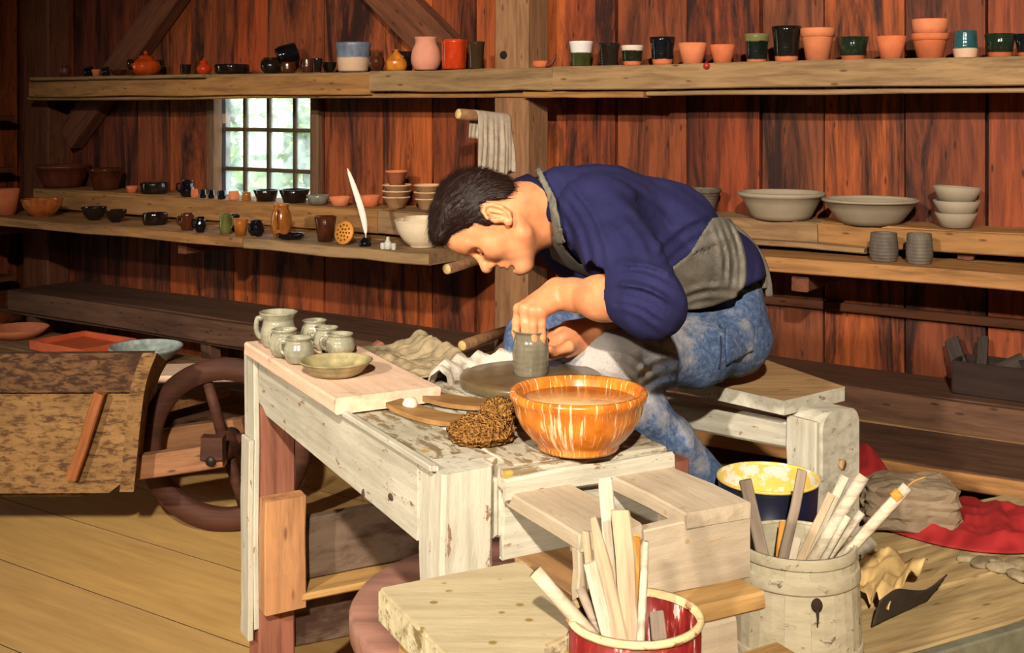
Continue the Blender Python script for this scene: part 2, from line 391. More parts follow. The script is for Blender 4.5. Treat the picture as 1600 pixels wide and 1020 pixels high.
def tree(loc, h, r, mat, n, label, seed):
    rr = random.Random(seed); t = thing('garden_tree', loc, label, 'tree', 'trees outside the window')
    tube('trunk', [(0, 0, -.2), (.05, 0, h*.3), (-.04, .06, h*.6), (.02, 0, h*.85)], [.10, .085, .06, .03], M_bark, t)
    vs = []; fs = []
    for i in range(n):
        a, b, c = rr.gauss(0, 1), rr.gauss(0, 1), rr.gauss(0, 1); l = max(.2, math.sqrt(a*a+b*b+c*c)); q = rr.uniform(.35, 1)**.6
        p = Vector((a/l*r*q, b/l*r*q, h*.55+c/l*h*.42*q)); s = rr.uniform(.05, .11)
        d1 = Vector((rr.uniform(-1, 1), rr.uniform(-1, 1), rr.uniform(-.6, .6))).normalized(); d2 = d1.cross(Vector((rr.uniform(-1, 1), rr.uniform(-1, 1), 1))).normalized()
        k = len(vs); vs += [p-d1*s, p+d2*s*.5, p+d1*s, p-d2*s*.5]; fs.append((k, k+1, k+2, k+3))
    mesh('foliage', vs, fs, mat, t)['kind'] = 'stuff'
for (px, dd, h, r, mt, lb) in ((362, 10.8, 2.0, .6, M_leafA, 'pale leafy tree seen through the left panes'), (428, 13.2, 2.6, .8, M_leafB, 'deep green tree seen through the middle panes'),
                              (486, 9.6, 1.6, .6, M_leafA, 'light green bush seen through the right panes'), (392, 17, 4.2, 1.5, M_leafB, 'tall far tree behind the others outside the window'), (470, 26, 6, 2.4, M_leafA, 'far pale tree beyond the bush outside the window')):
    tree(Vector(((px-CX)/F*dd, dd, .0+max(0, dd-10)*.05)), h, r, mt, 1500, lb, px)

# ------------------------------------------------------------------ shelves
def sbeam(name, u0, u1, v, z, w, t, mat, par, sag=0, seg=6, jit=.004):
    return beam(name, WP(u0, v, z), WP(u1, v, z), w, t, mat, par, seg=seg, jit=jit, cham=.004)
ZU = 1.497
s = thing('upper_shelf', WP(-1.5, 0, 1.40), 'long wall shelf above the window left of the post, holding glazed pots', 'shelf')
us = [-3.08, wpx(330, 118, .3)[0], wpx(583, 115, .3)[0], .42]
sbeam('shelf_board', us[0]+.06, us[1], .185, ZU-.008, .34, .018, M_shelf_gray, s); sbeam('shelf_board', us[1]+.004, us[3], .15, ZU-.014, .30, .024, M_shelf_gray, s)
sbeam('fascia', us[0], us[2], .305, ZU-.062, .035, .09, M_shelf, s); sbeam('fascia', us[2]+.004, us[3], .315, ZU-.05, .035, .09, M_shelf_gray, s)
sbeam('runner', us[0]-.05, us[3], .27, ZU-.115, .05, .02, M_shelf, s)
s = thing('upper_shelf', WP(1.5, 0, 1.40), 'long wall shelf right of the post holding a row of tumblers and flowerpots', 'shelf')
sbeam('shelf_board', .424, 2.9, .15, ZU-.012, .30, .022, M_shelf_gray, s)
sbeam('fascia', .424, 2.9, .318, ZU-.046, .035, .094, M_shelf_gray, s)
a = wpx(1010, 138, .3)[0]
sbeam('runner', .27, a, .29, ZU-.112, .06, .024, M_shelf, s); sbeam('runner', a+.003, 2.9, .28, ZU-.108, .05, .018, M_shelf_gray, s)
# left counter and its step
ZCL, ZML, ZCR, ZMR = .764, .879, .817, .922
s = thing('lower_shelf', WP(-1.5, 0, ZCL-.05), 'deep lower shelf left of the potter, crowded with small pots', 'shelf')
sbeam('shelf_board', -3.10, -.9, .60, ZCL-.022, .31, .044, M_shelf, s); sbeam('shelf_board', -.896, .12, .60, ZCL-.022, .31, .044, M_shelf_gray, s)
sbeam('shelf_board', -3.10, .09, .295, ZCL-.02, .29, .04, M_shelf, s)
for u in (-2.9, -1.4): beam('bracket', WP(u, .03, ZCL-.09), WP(u, .66, ZCL-.075), .06, .07, M_postdark, s)
s = thing('stepped_shelf', WP(-1.5, 0, ZCL), 'raised step of the lower left shelf, at the window sill', 'shelf')
b_ = wpx(592, 330, .35)[0]
sbeam('shelf_board', -2.98, b_, .21, ZML-.012, .25, .024, M_shelf, s); sbeam('shelf_board', b_+.003, .085, .21, ZML-.012, .25, .024, M_shelf_gray, s)
sbeam('fascia', -2.98, b_, .345, ZML-.052, .03, .10, M_shelf, s); sbeam('fascia', b_+.003, .085, .35, ZML-.054, .03, .10, M_shelf_gray, s)
for u in (-2.9, -1.7, -.6, .05): beam('bracket', WP(u, .04, ZCL+.03), WP(u, .32, ZCL+.03), .05, .06, M_postdark, s)
s = thing('lower_shelf', WP(1.5, 0, ZCR-.06), 'deep lower shelf right of the potter, holding two dark mugs', 'shelf')
sbeam('shelf_board', .29, 2.9, .375, ZCR-.025, .25, .05, M_shelf, s); sbeam('shelf_board', .29, 2.9, .125, ZCR-.02, .24, .04, M_shelf, s)
for u in (.6, 1.5, 2.5): beam('bracket', WP(u, .03, ZCR-.085), WP(u, .44, ZCR-.085), .06, .065, M_postdark, s)
s = thing('stepped_shelf', WP(1.5, 0, ZCR), 'raised step of the lower right shelf, holding wide unglazed bowls', 'shelf')
b_ = wpx(1281, 352, .25)[0]
sbeam('shelf_board', .28, b_, .13, ZMR-.01, .25, .02, M_shelf_gray, s); sbeam('shelf_board', b_+.003, 2.9, .13, ZMR-.01, .25, .02, M_shelf, s)
sbeam('fascia', .28, b_, .262, ZMR-.036, .03, .07, M_shelf_gray, s); sbeam('fascia', b_+.003, 2.9, .262, ZMR-.038, .03, .07, M_shelf, s)
sbeam('runner', .28, wpx(1360, 390, .27)[0], .29, ZMR-.080, .09, .018, M_shelf_gray, s)
for u in (.4, 1.2, 2.0, 2.8): beam('bracket', WP(u, .04, ZCR+.035), WP(u, .24, ZCR+.035), .05, .06, M_postdark, s)
# low rails
s = thing('low_shelf', WP(-1.5, 0, .2), 'low dusty shelf along the left wall behind the barrow', 'shelf')
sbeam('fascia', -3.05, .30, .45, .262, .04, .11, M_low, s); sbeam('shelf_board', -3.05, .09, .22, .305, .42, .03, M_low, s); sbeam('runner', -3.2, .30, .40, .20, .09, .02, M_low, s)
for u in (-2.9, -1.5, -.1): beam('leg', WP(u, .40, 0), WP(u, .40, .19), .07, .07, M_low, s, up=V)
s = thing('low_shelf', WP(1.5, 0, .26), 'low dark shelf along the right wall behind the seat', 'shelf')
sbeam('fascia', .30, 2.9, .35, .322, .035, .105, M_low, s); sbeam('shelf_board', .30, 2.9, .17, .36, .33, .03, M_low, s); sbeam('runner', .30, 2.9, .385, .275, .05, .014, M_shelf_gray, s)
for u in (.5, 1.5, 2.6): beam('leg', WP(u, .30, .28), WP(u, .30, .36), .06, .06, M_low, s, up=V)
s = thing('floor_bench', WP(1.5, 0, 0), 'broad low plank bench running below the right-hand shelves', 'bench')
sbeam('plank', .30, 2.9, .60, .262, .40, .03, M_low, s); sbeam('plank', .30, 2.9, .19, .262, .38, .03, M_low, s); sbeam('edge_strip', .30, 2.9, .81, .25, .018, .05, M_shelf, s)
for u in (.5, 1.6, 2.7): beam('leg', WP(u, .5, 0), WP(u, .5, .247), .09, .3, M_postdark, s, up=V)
s = thing('wall_batten', WP(1.5, 0, .66), 'thin horizontal batten nailed to the boards under the lower right shelf', 'batten')
sbeam('strip', .30, 2.9, .045, wpx(1400, 488, .045)[1], .03, .032, M_postdark, s)
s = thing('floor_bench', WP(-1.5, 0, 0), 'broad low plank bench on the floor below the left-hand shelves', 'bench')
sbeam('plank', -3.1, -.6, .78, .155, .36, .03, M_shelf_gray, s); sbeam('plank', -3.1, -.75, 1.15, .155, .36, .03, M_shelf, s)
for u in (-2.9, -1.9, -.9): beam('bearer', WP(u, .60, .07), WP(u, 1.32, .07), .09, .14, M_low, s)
# side shelves on the left wall
for i, (py, lab) in enumerate(((185, 'upper'), (268, 'middle'), (440, 'lowest'))):
    z = CH-(py-HY)/F*7.0
    s = thing('side_shelf', WP(UL+.12, .8, z), lab+' of the short dark shelves on the side wall at the left edge', 'shelf', 'short shelves on the side wall')
    beam('shelf_board', WP(UL+.13, .2, z), WP(UL+.13, 2.6, z), .20, .03, M_postdark, s); beam('bracket', WP(UL+.04, 1.2, z-.05), WP(UL+.20, 1.2, z-.05), .04, .06, M_postdark, s)
# ------------------------------------------------------------------ pots
TERRA, TERRA2 = (196, 104, 62), (206, 120, 78)
G_dark = glaze('dark_glaze', (30, 20, 16)); G_black = glaze('black_glaze', (16, 14, 18), rough=.08); G_brown = glaze('brown_glaze', (72, 34, 18))
G_orange = glaze('orange_glaze', (176, 66, 22), rough=.1); G_red = glaze('red_orange_glaze', (178, 54, 22), rough=.15); G_amber = glaze('amber_glaze', (196, 118, 40), rough=.2)
G_honey = glaze('honey_glaze', (150, 88, 36), rough=.12); G_olive = glaze('olive_glaze', (92, 92, 48), rough=.12)
G_green_t = glaze('green_glaze_on_clay', (30, 40, 28), TERRA, .22); G_dark_t = glaze('dark_glaze_on_clay', (28, 24, 20), TERRA, .16); G_black_t = glaze('black_glaze_on_clay', (20, 22, 26), TERRA, .2)
G_teal_t = glaze('teal_glaze_on_clay', (40, 74, 80), (200, 160, 130), .36); G_band = glaze('banded_glaze', (24, 30, 26), TERRA, .12, third=(110, 104, 66), split3=.74)
G_white_green = glaze('white_over_green_glaze', (58, 64, 30), None, third=(216, 206, 200), split3=.55); G_white_dark = glaze('white_rim_dark_glaze', (34, 36, 22), TERRA, .2, third=(214, 190, 172), split3=.74)
G_blue_crock = glaze('blue_grey_glaze_on_stone', (108, 116, 134), (196, 160, 130), .48, rough=.3)
C_terra = plain('terracotta', TERRA, .85, .15, 30, .1); C_terra2 = plain('terracotta_pale', TERRA2, .85, .15, 30, .1); C_pink = plain('pink_clay', (206, 136, 110), .85, .12, 24, .1)
C_buff = plain('buff_clay', (214, 166, 120), .85, .12, 24, .1); C_grey = plain('dry_grey_clay', (150, 134, 112), .75, .14, 10, .08); C_cream = plain('cream_clay', (222, 200, 168), .8, .1, 20, .1)
C_dkgrey = glaze('dark_unfired_clay', (92, 80, 70), rough=.7, rings=.2); C_wet = glaze('wet_grey_clay', (112, 104, 88), rough=.22, rings=.05)
C_darkred = glaze('dark_red_ware', (92, 40, 26), rough=.5)
KIND = dict(
 flower=[(.66, 0), (.92, .74), (.93, .75), (1, .755), (1, 1)], plain=[(.66, 0), (.83, .5), (1, 1)], tumbler=[(.76, 0), (.80, .25), (.88, .65), (1, 1)],
 waist=[(.72, 0), (.84, .3), (.86, .55), (1, 1)], crock=[(.84, 0), (.90, .06), (.95, .45), (.93, .80), (1, .90), (1, 1)], crockw=[(.78, 0), (.84, .06), (.90, .4), (.94, .8), (1, .92), (1, 1)],
 vase=[(.70, 0), (.92, .16), (1, .36), (.90, .62), (.70, .84), (.76, 1)], bowl=[(.42, 0), (.46, .06), (.68, .26), (.88, .6), (.97, .92), (1, 1)],
 wide=[(.62, 0), (.70, .16), (.84, .6), (.93, .86), (1, .90), (1, 1)], wide2=[(.56, 0), (.68, .2), (.85, .62), (.95, .93), (1, .94), (1, 1)], jar=[(.62, 0), (.90, .22), (1, .48), (.84, .78), (.68, .86), (.74, 1)],
 low=[(.84, 0), (.96, .25), (1, .75), (.97, 1)], pan=[(.72, 0), (.84, .5), (1, 1)], mug=[(.86, 0), (1, .3), (.97, .65), (.90, 1)], round=[(.45, 0), (.82, .18), (1, .45), (.86, .74), (.5, .92), (.46, 1)],
 pitcher=[(.70, 0), (.95, .2), (1, .38), (.80, .66), (.70, .80), (.84, 1)], bottle=[(.8, 0), (1, .2), (1, .5), (.5, .75), (.42, 1)], stack=[(.6, 0), (.95, .9), (1, .9), (1, 1)], plate=[(.6, 0), (.8, .4), (1, 1)])
def closed(outer, R, H, th):
    o = [(0, 0)]+[(r*R, z*H) for r, z in outer]; t = min(th, R*.3)
    o.append((outer[-1][0]*R-t*.5, H+t*.25))
    ins = [(max(r*R-t, .002), max(z*H, t)) for r, z in reversed(outer)]
    return o+ins+[(0, t)]
def densify(prof, maxd):
    out = [prof[0]]
    for a, b in zip(prof[:-1], prof[1:]):
        n = max(1, int(math.hypot(b[0]-a[0], b[1]-a[1])/maxd))
        for k in range(1, n+1): out.append((a[0]+(b[0]-a[0])*k/n, a[1]+(b[1]-a[1])*k/n))
    return out
def spline_outer(o, n=3):
    """round the outline of the soft shapes"""
    P = [Vector((r, z, 0)) for r, z in o]; return [(p.x, min(1, max(0, p.y))) for p in smooth_pts(P, n)]
SOFT = {'vase', 'bowl', 'jar', 'mug', 'round', 'pitcher', 'bottle', 'low', 'waist', 'tumbler'}
def handle(par, R, H, ang, mat, z0=.3, z1=.8, r=None, out=.5, rr=1.0, name='handle'):
    ca, sa = math.cos(ang), math.sin(ang); r = r or max(.004, R*.13)
    P = [(R*rr*.92, z1*H), (R*(rr+out*.7), z1*H+.04*H), (R*(rr+out), (z0*.45+z1*.55)*H), (R*(rr+out*.55), (z0*.85+z1*.15)*H), (R*rr*.90, z0*H)]
    return tube(name, smooth_pts([(x*ca, x*sa, z) for x, z in P], 3), r, mat, par, 6)
def knob_lid(par, R, H, mat, rr=.8, hh=.22, kr=.16):
    lid = lathe('lid', [(0, H), (R*rr*1.06, H), (R*rr*1.06, H+.02*H), (R*rr*.8, H+hh*H*.6), (R*rr*.3, H+hh*H), (0, H+hh*H)], mat, par, seg=20)
    lathe('knob', [(0, H+hh*H*.9), (R*kr*.7, H+hh*H), (R*kr, H+hh*H+R*kr), (R*kr*.6, H+hh*H+R*kr*1.9), (0, H+hh*H+R*kr*2)], mat, lid, seg=12)
def put(name, kind, x0, x1, y0, y1, vfront, z, mat, label, cat='pot', group=None, th=None, wob=.006, seg=26, gap=.02, tilt=None, hs=1.0):
    xc = (x0+x1)/2; R = .05
    for _ in range(4):
        v = max(vfront-R-gap, R+.036); u, _z, d = wpx(xc, 100, v); R = (x1-x0)/2/F*d
    H = max(.012, (y1-y0)/F*d*hs); o_ = KIND[kind]
    if kind in SOFT: o_ = spline_outer(o_)
    o = lathe(name, closed(o_, R, H, th or max(.003, R*.09)), mat, None, WP(u, v, z), seg, wob)
    o.rotation_euler = (tilt or (0, 0, random.uniform(0, 6))); tag(o, label, cat, group)
    o['_R'] = R; o['_H'] = H; del o['_R']; del o['_H']
    return o, R, H
GU, GL, GC = 'glazed ware on the upper left shelf', 'pots on the raised left step', 'small pots on the lower left shelf'
GR = 'tumblers and flowerpots on the upper right shelf'
VU = .325
# upper shelf, left
put('jar', 'round', 92, 111, 92, 112, VU, ZU, C_darkred, 'small round dull red jar at the far left end of upper shelf', 'jar', GU)
put('cup', 'jar', 130, 148, 96, 112, VU, ZU, G_black, 'small black glazed cup second from the left end of upper shelf', 'cup', GU)
put('cup', 'plain', 143, 157, 102, 113, VU-.0, ZU, C_terra, 'tiny bare red clay cup between small dark pots on upper shelf', 'cup', GU)
put('jar', 'jar', 158, 172, 98, 113, VU, ZU, G_dark, 'tiny dark jar just left of the tiny brown bowl on upper shelf', 'jar', GU)
put('bowl', 'bowl', 173, 198, 103, 113, VU, ZU, G_brown, 'tiny brown bowl left of the orange lidded pot on upper shelf', 'bowl', GU)
o, R, H = put('lidded_pot', 'round', 204, 251, 78, 110, VU, ZU, G_orange, 'shiny orange round pot with two handles and knobbed lid', 'pot', GU, hs=.92, tilt=(0, 0, .6))
knob_lid(o, R, H, G_orange, .5, .12, .14); handle(o, R, H, math.pi*.05, G_dark, .35, .75, out=.25, rr=.95); handle(o, R, H, math.pi*1.05, G_dark, .35, .75, out=.25, rr=.95)
put('cup', 'tumbler', 281, 299, 95, 111, VU, ZU, G_dark, 'small dark cup right of the orange lidded pot on upper shelf', 'cup', GU)
o, R, H = put('lidded_jar', 'round', 307, 330, 92, 110, VU, ZU, G_red, 'small red-orange jar with pointed lid on upper shelf', 'jar', GU)
knob_lid(o, R, H, G_red, .55, .3, .12)
put('casserole', 'low', 335, 390, 97, 112, VU, ZU, G_dark, 'wide low dark casserole near the middle of the left upper shelf', 'dish', GU)
o, R, H = put('jug', 'jar', 407, 440, 90, 114, VU, ZU, G_dark, 'dark glazed jug below a tipped pot on upper shelf above window', 'jug', GU); handle(o, R, H, 2.2, G_dark)
xx = wpx(440, 90, .2)
o = lathe('tipped_pot', closed(spline_outer(KIND['mug']), .05, .10, .005), G_black, None, WP(xx[0]-.03, .2, 1.575), 24); o.rotation_euler = (0, 1.25, .3); tag(o, 'black pot lying tipped on its side on the dark jug, upper shelf', 'pot', GU)
put('cup', 'mug', 438, 462, 98, 114, VU, ZU, G_brown, 'small brown cup right of the dark jug on upper shelf', 'cup', GU)
o, R, H = put('mug', 'mug', 470, 490, 93, 114, VU, ZU, G_brown, 'small shiny brown mug left of the blue-grey crock', 'mug', GU); handle(o, R, H, 3.6, G_brown)
put('cup', 'tumbler', 487, 504, 94, 115, VU, ZU, G_dark, 'small dark tumbler beside the shiny brown mug on upper shelf', 'cup', GU)
put('bowl', 'bowl', 503, 526, 98, 114, VU-.1, ZU, G_dark, 'dull dark bowl half behind the blue-grey crock', 'bowl', GU)
put('crock', 'crockw', 524, 580, 72, 117, VU, ZU, G_blue_crock, 'blue-grey topped stoneware crock, widest pot on the left upper shelf', 'crock', GU)
o, R, H = put('jug', 'jar', 576, 601, 86, 114, VU, ZU, G_brown, 'small dark brown jug right of the blue-grey crock', 'jug', GU); handle(o, R, H, .4, G_brown)
o, R, H = put('lidded_jar', 'low', 602, 636, 98, 113, VU, ZU, G_amber, 'amber jar with a tall cone lid left of pink vase', 'jar', GU)
lathe('lid', [(0, H*.95), (R*1.0, H*.95), (R*.9, H*1.05), (R*.45, H*1.7), (R*.16, H*2.0), (R*.2, H*2.15), (0, H*2.25)], G_amber, o, seg=22)
put('bowl', 'pan', 612, 646, 76, 90, VU-.14, ZU, G_dark, 'dark shallow pan behind the amber cone-lidded jar', 'pan', GU, hs=2.2)
put('vase', 'vase', 642, 689, 60, 111, VU, ZU, C_pink, 'bulbous pink unglazed clay vase on the upper shelf', 'vase', GU)
put('crock', 'crock', 689, 730, 63, 109, VU, ZU, G_red, 'glossy red-orange cylindrical crock on the upper shelf', 'crock', GU)
put('tumbler', 'tumbler', 730, 758, 65, 107, VU, ZU, G_olive if False else glaze('smoky_glass_glaze', (58, 42, 26), rough=.08), 'dark smoky tumbler on upper shelf just left of the post', 'tumbler', GU)
# upper shelf, right
t = thing('horned_holder', WP(wpx(845, 95, .22)[0], .22, ZU), 'small clay stand with two dark curved horns right of the post', 'holder', GR)
lathe('base', closed([(.8, 0), (1, .5), (.9, 1)], .035, .028, .004), C_terra, t)
for s in (-1, 1): tube('horn', smooth_pts([U*(s*.02)+ZZ*.012, U*(s*.05)+ZZ*.016, U*(s*.072)+ZZ*.05], 4), [.012]*4+[.010, .009, .007, .005, .003], C_darkred, t, 8)
put('tumbler', 'tumbler', 889, 927, 61, 100, VU, ZU, G_white_green, 'tumbler with broad white rim over olive glaze', 'tumbler', GR)
put('tumbler', 'tumbler', 934, 969, 65, 100, VU, ZU, glaze('smoke_glaze', (38, 30, 24), rough=.06), 'plain dark glossy tumbler next to the white-rimmed one', 'tumbler', GR)
put('tumbler', 'waist', 970, 1006, 70, 101, VU, ZU, G_white_dark, 'short dark cup with pale rim and bare red foot', 'cup', GR)
put('tumbler', 'waist', 1015, 1055, 58, 101, VU, ZU, G_black_t, 'tall black glazed tumbler with bare red foot left of small flowerpots', 'tumbler', GR)
put('flowerpot', 'plain', 1059, 1105, 66, 99, VU, ZU, C_terra2, 'low wide terracotta pot with dark inside, left of red knob', 'flowerpot', GR)
o = lathe('knob', [(0, -.012), (.009, -.008), (.013, 0), (.009, .01), (0, .013)], plain('red_knob', (170, 40, 30), .4), None, WP(wpx(1105, 99, .34)[0], .345, ZU-.010), 14); tag(o, 'small red knob on the edge of the upper right shelf', 'knob')
put('flowerpot', 'plain', 1109, 1149, 64, 94, VU-.05, ZU, C_terra, 'small plain terracotta cup right of the red knob', 'flowerpot', GR)
put('tumbler', 'waist', 1162, 1202, 47, 92, VU, ZU, G_band, 'black tumbler with broad olive band at the rim', 'tumbler', GR)
put('tumbler', 'waist', 1206, 1252, 35, 91, VU, ZU, G_dark_t, 'tall dark glazed tumbler left of the pale-rimmed flowerpot', 'tumbler', GR)
put('flowerpot', 'flower', 1251, 1304, 39, 91, VU, ZU, C_terra2, 'terracotta flowerpot with thick pale rim beside tall dark tumbler', 'flowerpot', GR)
put('pot', 'pan', 1309, 1357, 52, 89, VU, ZU, G_green_t, 'dark green glazed pot with wide mouth and bare red foot', 'pot', GR)
put('flowerpot', 'plain', 1369, 1416, 52, 89, VU, ZU, C_terra, 'plain rimless terracotta flowerpot between green pot and tallest pot', 'flowerpot', GR)
o, R, H = put('flowerpot', 'flower', 1425, 1481, 49, 89, VU, ZU, C_terra, 'lower of two nested flowerpots, the tallest pair on shelf', 'flowerpot', GR)
o2 = lathe('flowerpot', closed([(.88, 0), (.97, .5), (1, 1)], R*.98, H*.58, .004), C_terra2, None, Vector(o.location)+ZZ*(H-.002), 26); tag(o2, 'upper of two nested flowerpots, rising above every other pot', 'flowerpot', GR)
put('cup', 'mug', 1490, 1527, 46, 89, VU, ZU, G_teal_t, 'teal glazed cup with pale lower body near right edge', 'cup', GR)
put('pot', 'pan', 1539, 1587, 52, 89, VU, ZU, G_green_t, 'green-black pot with red foot, second from the right edge', 'pot', GR)
put('pot', 'pan', 1586, 1628, 53, 89, VU, ZU, G_black_t, 'dark pot cut off by the right edge of the picture', 'pot', GR)
# raised step, left
VM = .345
put('dish', 'wide', 55, 140, 258, 300, VM, ZML, C_darkred, 'large dark red dish at the left end of the step', 'dish', GL, hs=.8)
put('bowl', 'wide', 137, 193, 262, 302, VM, ZML, G_brown, 'deep brown bowl right of the large dark red dish', 'bowl', GL, hs=.85)
put('cup', 'plain', 197, 216, 295, 306, VM, ZML, C_terra, 'tiny red clay saucer right of the deep brown bowl', 'cup', GL)
put('dish', 'low', 219, 263, 290, 307, VM, ZML, G_dark, 'low dark dish on the step left of the black jug', 'dish', GL)
o, R, H = put('jug', 'pitcher', 281, 304, 284, 309, VM, ZML, G_black, 'small black jug on the step left of the window', 'jug', GL); handle(o, R, H, .3, G_black)
for (a, b_, y, mt, lb) in ((298, 309, 302, C_terra, 'tiny red clay pot by the black jug on the step'), (312, 322, 303, G_black, 'first tiny black pot below the window corner'), (325, 335, 302, G_black, 'second tiny black pot below the window corner'),
                           (340, 353, 301, G_black, 'tiny black pot under the left window jamb'), (357, 374, 303, C_terra2, 'tiny terracotta pot under the first window pane'), (378, 393, 303, G_honey, 'tiny honey-brown pot under the second window pane')):
    put('miniature_pot', 'mug', a, b_, y, y+13, VM, ZML, mt, lb, 'pot', GL, seg=16)
put('pan', 'pan', 396, 436, 300, 317, VM, ZML, G_dark, 'left one of two dark shallow pans on the window sill step', 'pan', GL)
put('pan', 'pan', 436, 484, 300, 320, VM, ZML, G_dark, 'right one of two dark shallow pans on the window sill step', 'pan', GL)
put('dish', 'pan', 478, 516, 307, 321, VM, ZML, glaze('grey_glaze', (108, 104, 92), rough=.2), 'grey glazed shallow dish right of the two dark pans', 'dish', GL)
put('saucer', 'pan', 514, 549, 307, 321, VM, ZML, C_terra2, 'shallow terracotta saucer left of the white quill', 'saucer', GL)
put('saucer', 'pan', 561, 595, 307, 324, VM-.05, ZML, C_terra, 'red clay saucer right of the white quill', 'saucer', GL)
def bowl_stack(xc, v, z0, rows, mat, lab, grp, kind='stack'):
    u, _z, d = wpx(xc, 300, v); z = z0
    for i, (w, h, nest) in enumerate(rows):
        R = w/2/F*d; Hh = h/F*d
        o = lathe('bowl', closed(KIND[kind] if kind != 'bowl' else spline_outer(KIND['bowl']), R, Hh, max(.003, R*.08)), mat if not isinstance(mat, list) else mat[i], None, WP(u+random.uniform(-.003, .003), v, z), 28, .006)
        o.rotation_euler = (0, 0, i*1.3); tag(o, lab[i], 'bowl', grp); z += Hh*nest
bowl_stack(620, .20, ZML, [(44, 17, .55), (46, 17, .55), (48, 17, .96), (35, 22, 1)], [C_buff, C_buff, C_buff, C_terra2],
           ['bottom bowl of the buff stack left of the potter\'s hair', 'second bowl up in the buff stack behind the cream bowls', 'third bowl up in the buff stack, under the small one', 'small terracotta bowl crowning the buff stack'], 'stacked bowls behind the potter')
bowl_stack(668, .20, ZML, [(40, 17, .6), (42, 17, .6), (44, 18, 1)], C_buff,
           ['bottom bowl of the stack nearest the potter\'s hair', 'middle bowl of the stack nearest the potter\'s hair', 'top bowl of the stack nearest the potter\'s hair'], 'stacked bowls behind the potter')
u, z, d = wpx(662, 382, .55)
o = lathe('bowl', closed(spline_outer(KIND['bowl']), 44/F*d, 42/F*d, .006), C_cream, None, WP(u, .56, ZCL), 30, .005); tag(o, 'large cream bowl on the lower shelf beside the potter\'s face', 'bowl')
o = lathe('bowl', closed(spline_outer(KIND['bowl']), 34/F*d, 32/F*d, .005), C_cream, None, WP(u+.012, .56, ZCL+.036), 30, .005); tag(o, 'smaller cream bowl sitting inside the large cream bowl', 'bowl')
# lower shelf, left
VC = .745
def low(name, kind, x0, x1, y0, y1, mat, lab, cat, g=.03, **kw): return put(name, kind, x0, x1, y0, y1, VC, ZCL, mat, lab, cat, GC, gap=g, **kw)
low('pot', 'plain', -8, 30, 300, 340, C_terra, 'red clay pot cut off at the left edge', 'pot')
low('bowl', 'bowl', 34, 98, 311, 343, glaze('brown_orange_glaze', (168, 92, 44), rough=.2), 'wide orange-brown bowl at the left end of the lower shelf', 'bowl', hs=.85)
low('bowl', 'bowl', 127, 167, 328, 348, G_dark, 'dark bowl right of the wide orange-brown bowl', 'bowl', g=.10)
low('bowl', 'bowl', 164, 198, 333, 352, G_dark, 'smaller dark bowl, second right of the orange-brown bowl', 'bowl', g=.10)
low('dish', 'low', 223, 262, 339, 358, G_dark, 'flat dark round dish standing alone on lower shelf', 'dish', g=.10)
o, R, H = low('mug', 'mug', 282, 304, 335, 361, G_brown, 'small reddish-brown mug beside the black jug', 'mug', g=.06); handle(o, R, H, .2, G_brown)
o, R, H = low('jug', 'jar', 304, 322, 342, 366, G_black, 'small black jug beside the reddish-brown mug', 'jug'); handle(o, R, H, .2, G_black)
o, R, H = low('mug', 'mug', 343, 363, 333, 364, G_olive, 'olive green mug in front of the tan cup', 'mug', g=.06); handle(o, R, H, 3.0, G_olive)
low('cup', 'tumbler', 358, 375, 330, 356, G_dark, 'dark tumbler behind the olive mug', 'cup', g=.16)
low('cup', 'plain', 364, 388, 346, 373, G_honey, 'tan tapered cup right of the olive mug', 'cup', g=.02)
low('cup', 'jar', 388, 413, 345, 370, G_black, 'round black cup left of the amber jug', 'cup', g=.05)
o, R, H = low('jug', 'jar', 423, 456, 325, 378, G_honey, 'tall amber glazed jug in the middle of the lower shelf', 'jug', g=.05); handle(o, R, H, .6, G_honey)
low('plate', 'plate', 430, 477, 371, 380, G_black, 'flat black plate in front of the amber jug', 'plate', g=.0)
low('mug', 'plain', 491, 526, 343, 382, G_brown, 'tapered dark brown mug left of the pierced disc', 'mug', g=.06)
# pierced clay disc leaning
u, z, d = wpx(538, 377, .68); R = 18/F*d
t = thing('pierced_disc', WP(u, .68, ZCL), 'round orange clay disc pierced with holes, propped on edge', 'strainer')
M_disc = plain('orange_clay', (204, 132, 44), .6, .2, 30, .2); M_hole = plain('dark_hole', (50, 22, 10), .9)
ax = (V*.9+ZZ*.25).normalized(); q = ax.to_track_quat('Z', 'Y')
dd = lathe('disc', [(0, -.006), (R, -.006), (R*1.04, 0), (R, .006), (0, .006)], M_disc, t, ZZ*R, 26); dd.rotation_euler = q.to_euler()
hd = lathe_data([(0, 0), (R*.085, 0), (R*.085, .002), (0, .002)], 8); hm = bpy.data.meshes.new('hole'); hm.from_pydata(hd[0], [], hd[1]); hm.materials.append(M_hole)
for (rr_, n) in ((0, 1), (.34, 6), (.68, 11)):
    for k in range(n):
        h = obj('hole', hm, None, dd, (R*rr_*math.cos(k*6.283/n), R*rr_*math.sin(k*6.283/n), .0052))
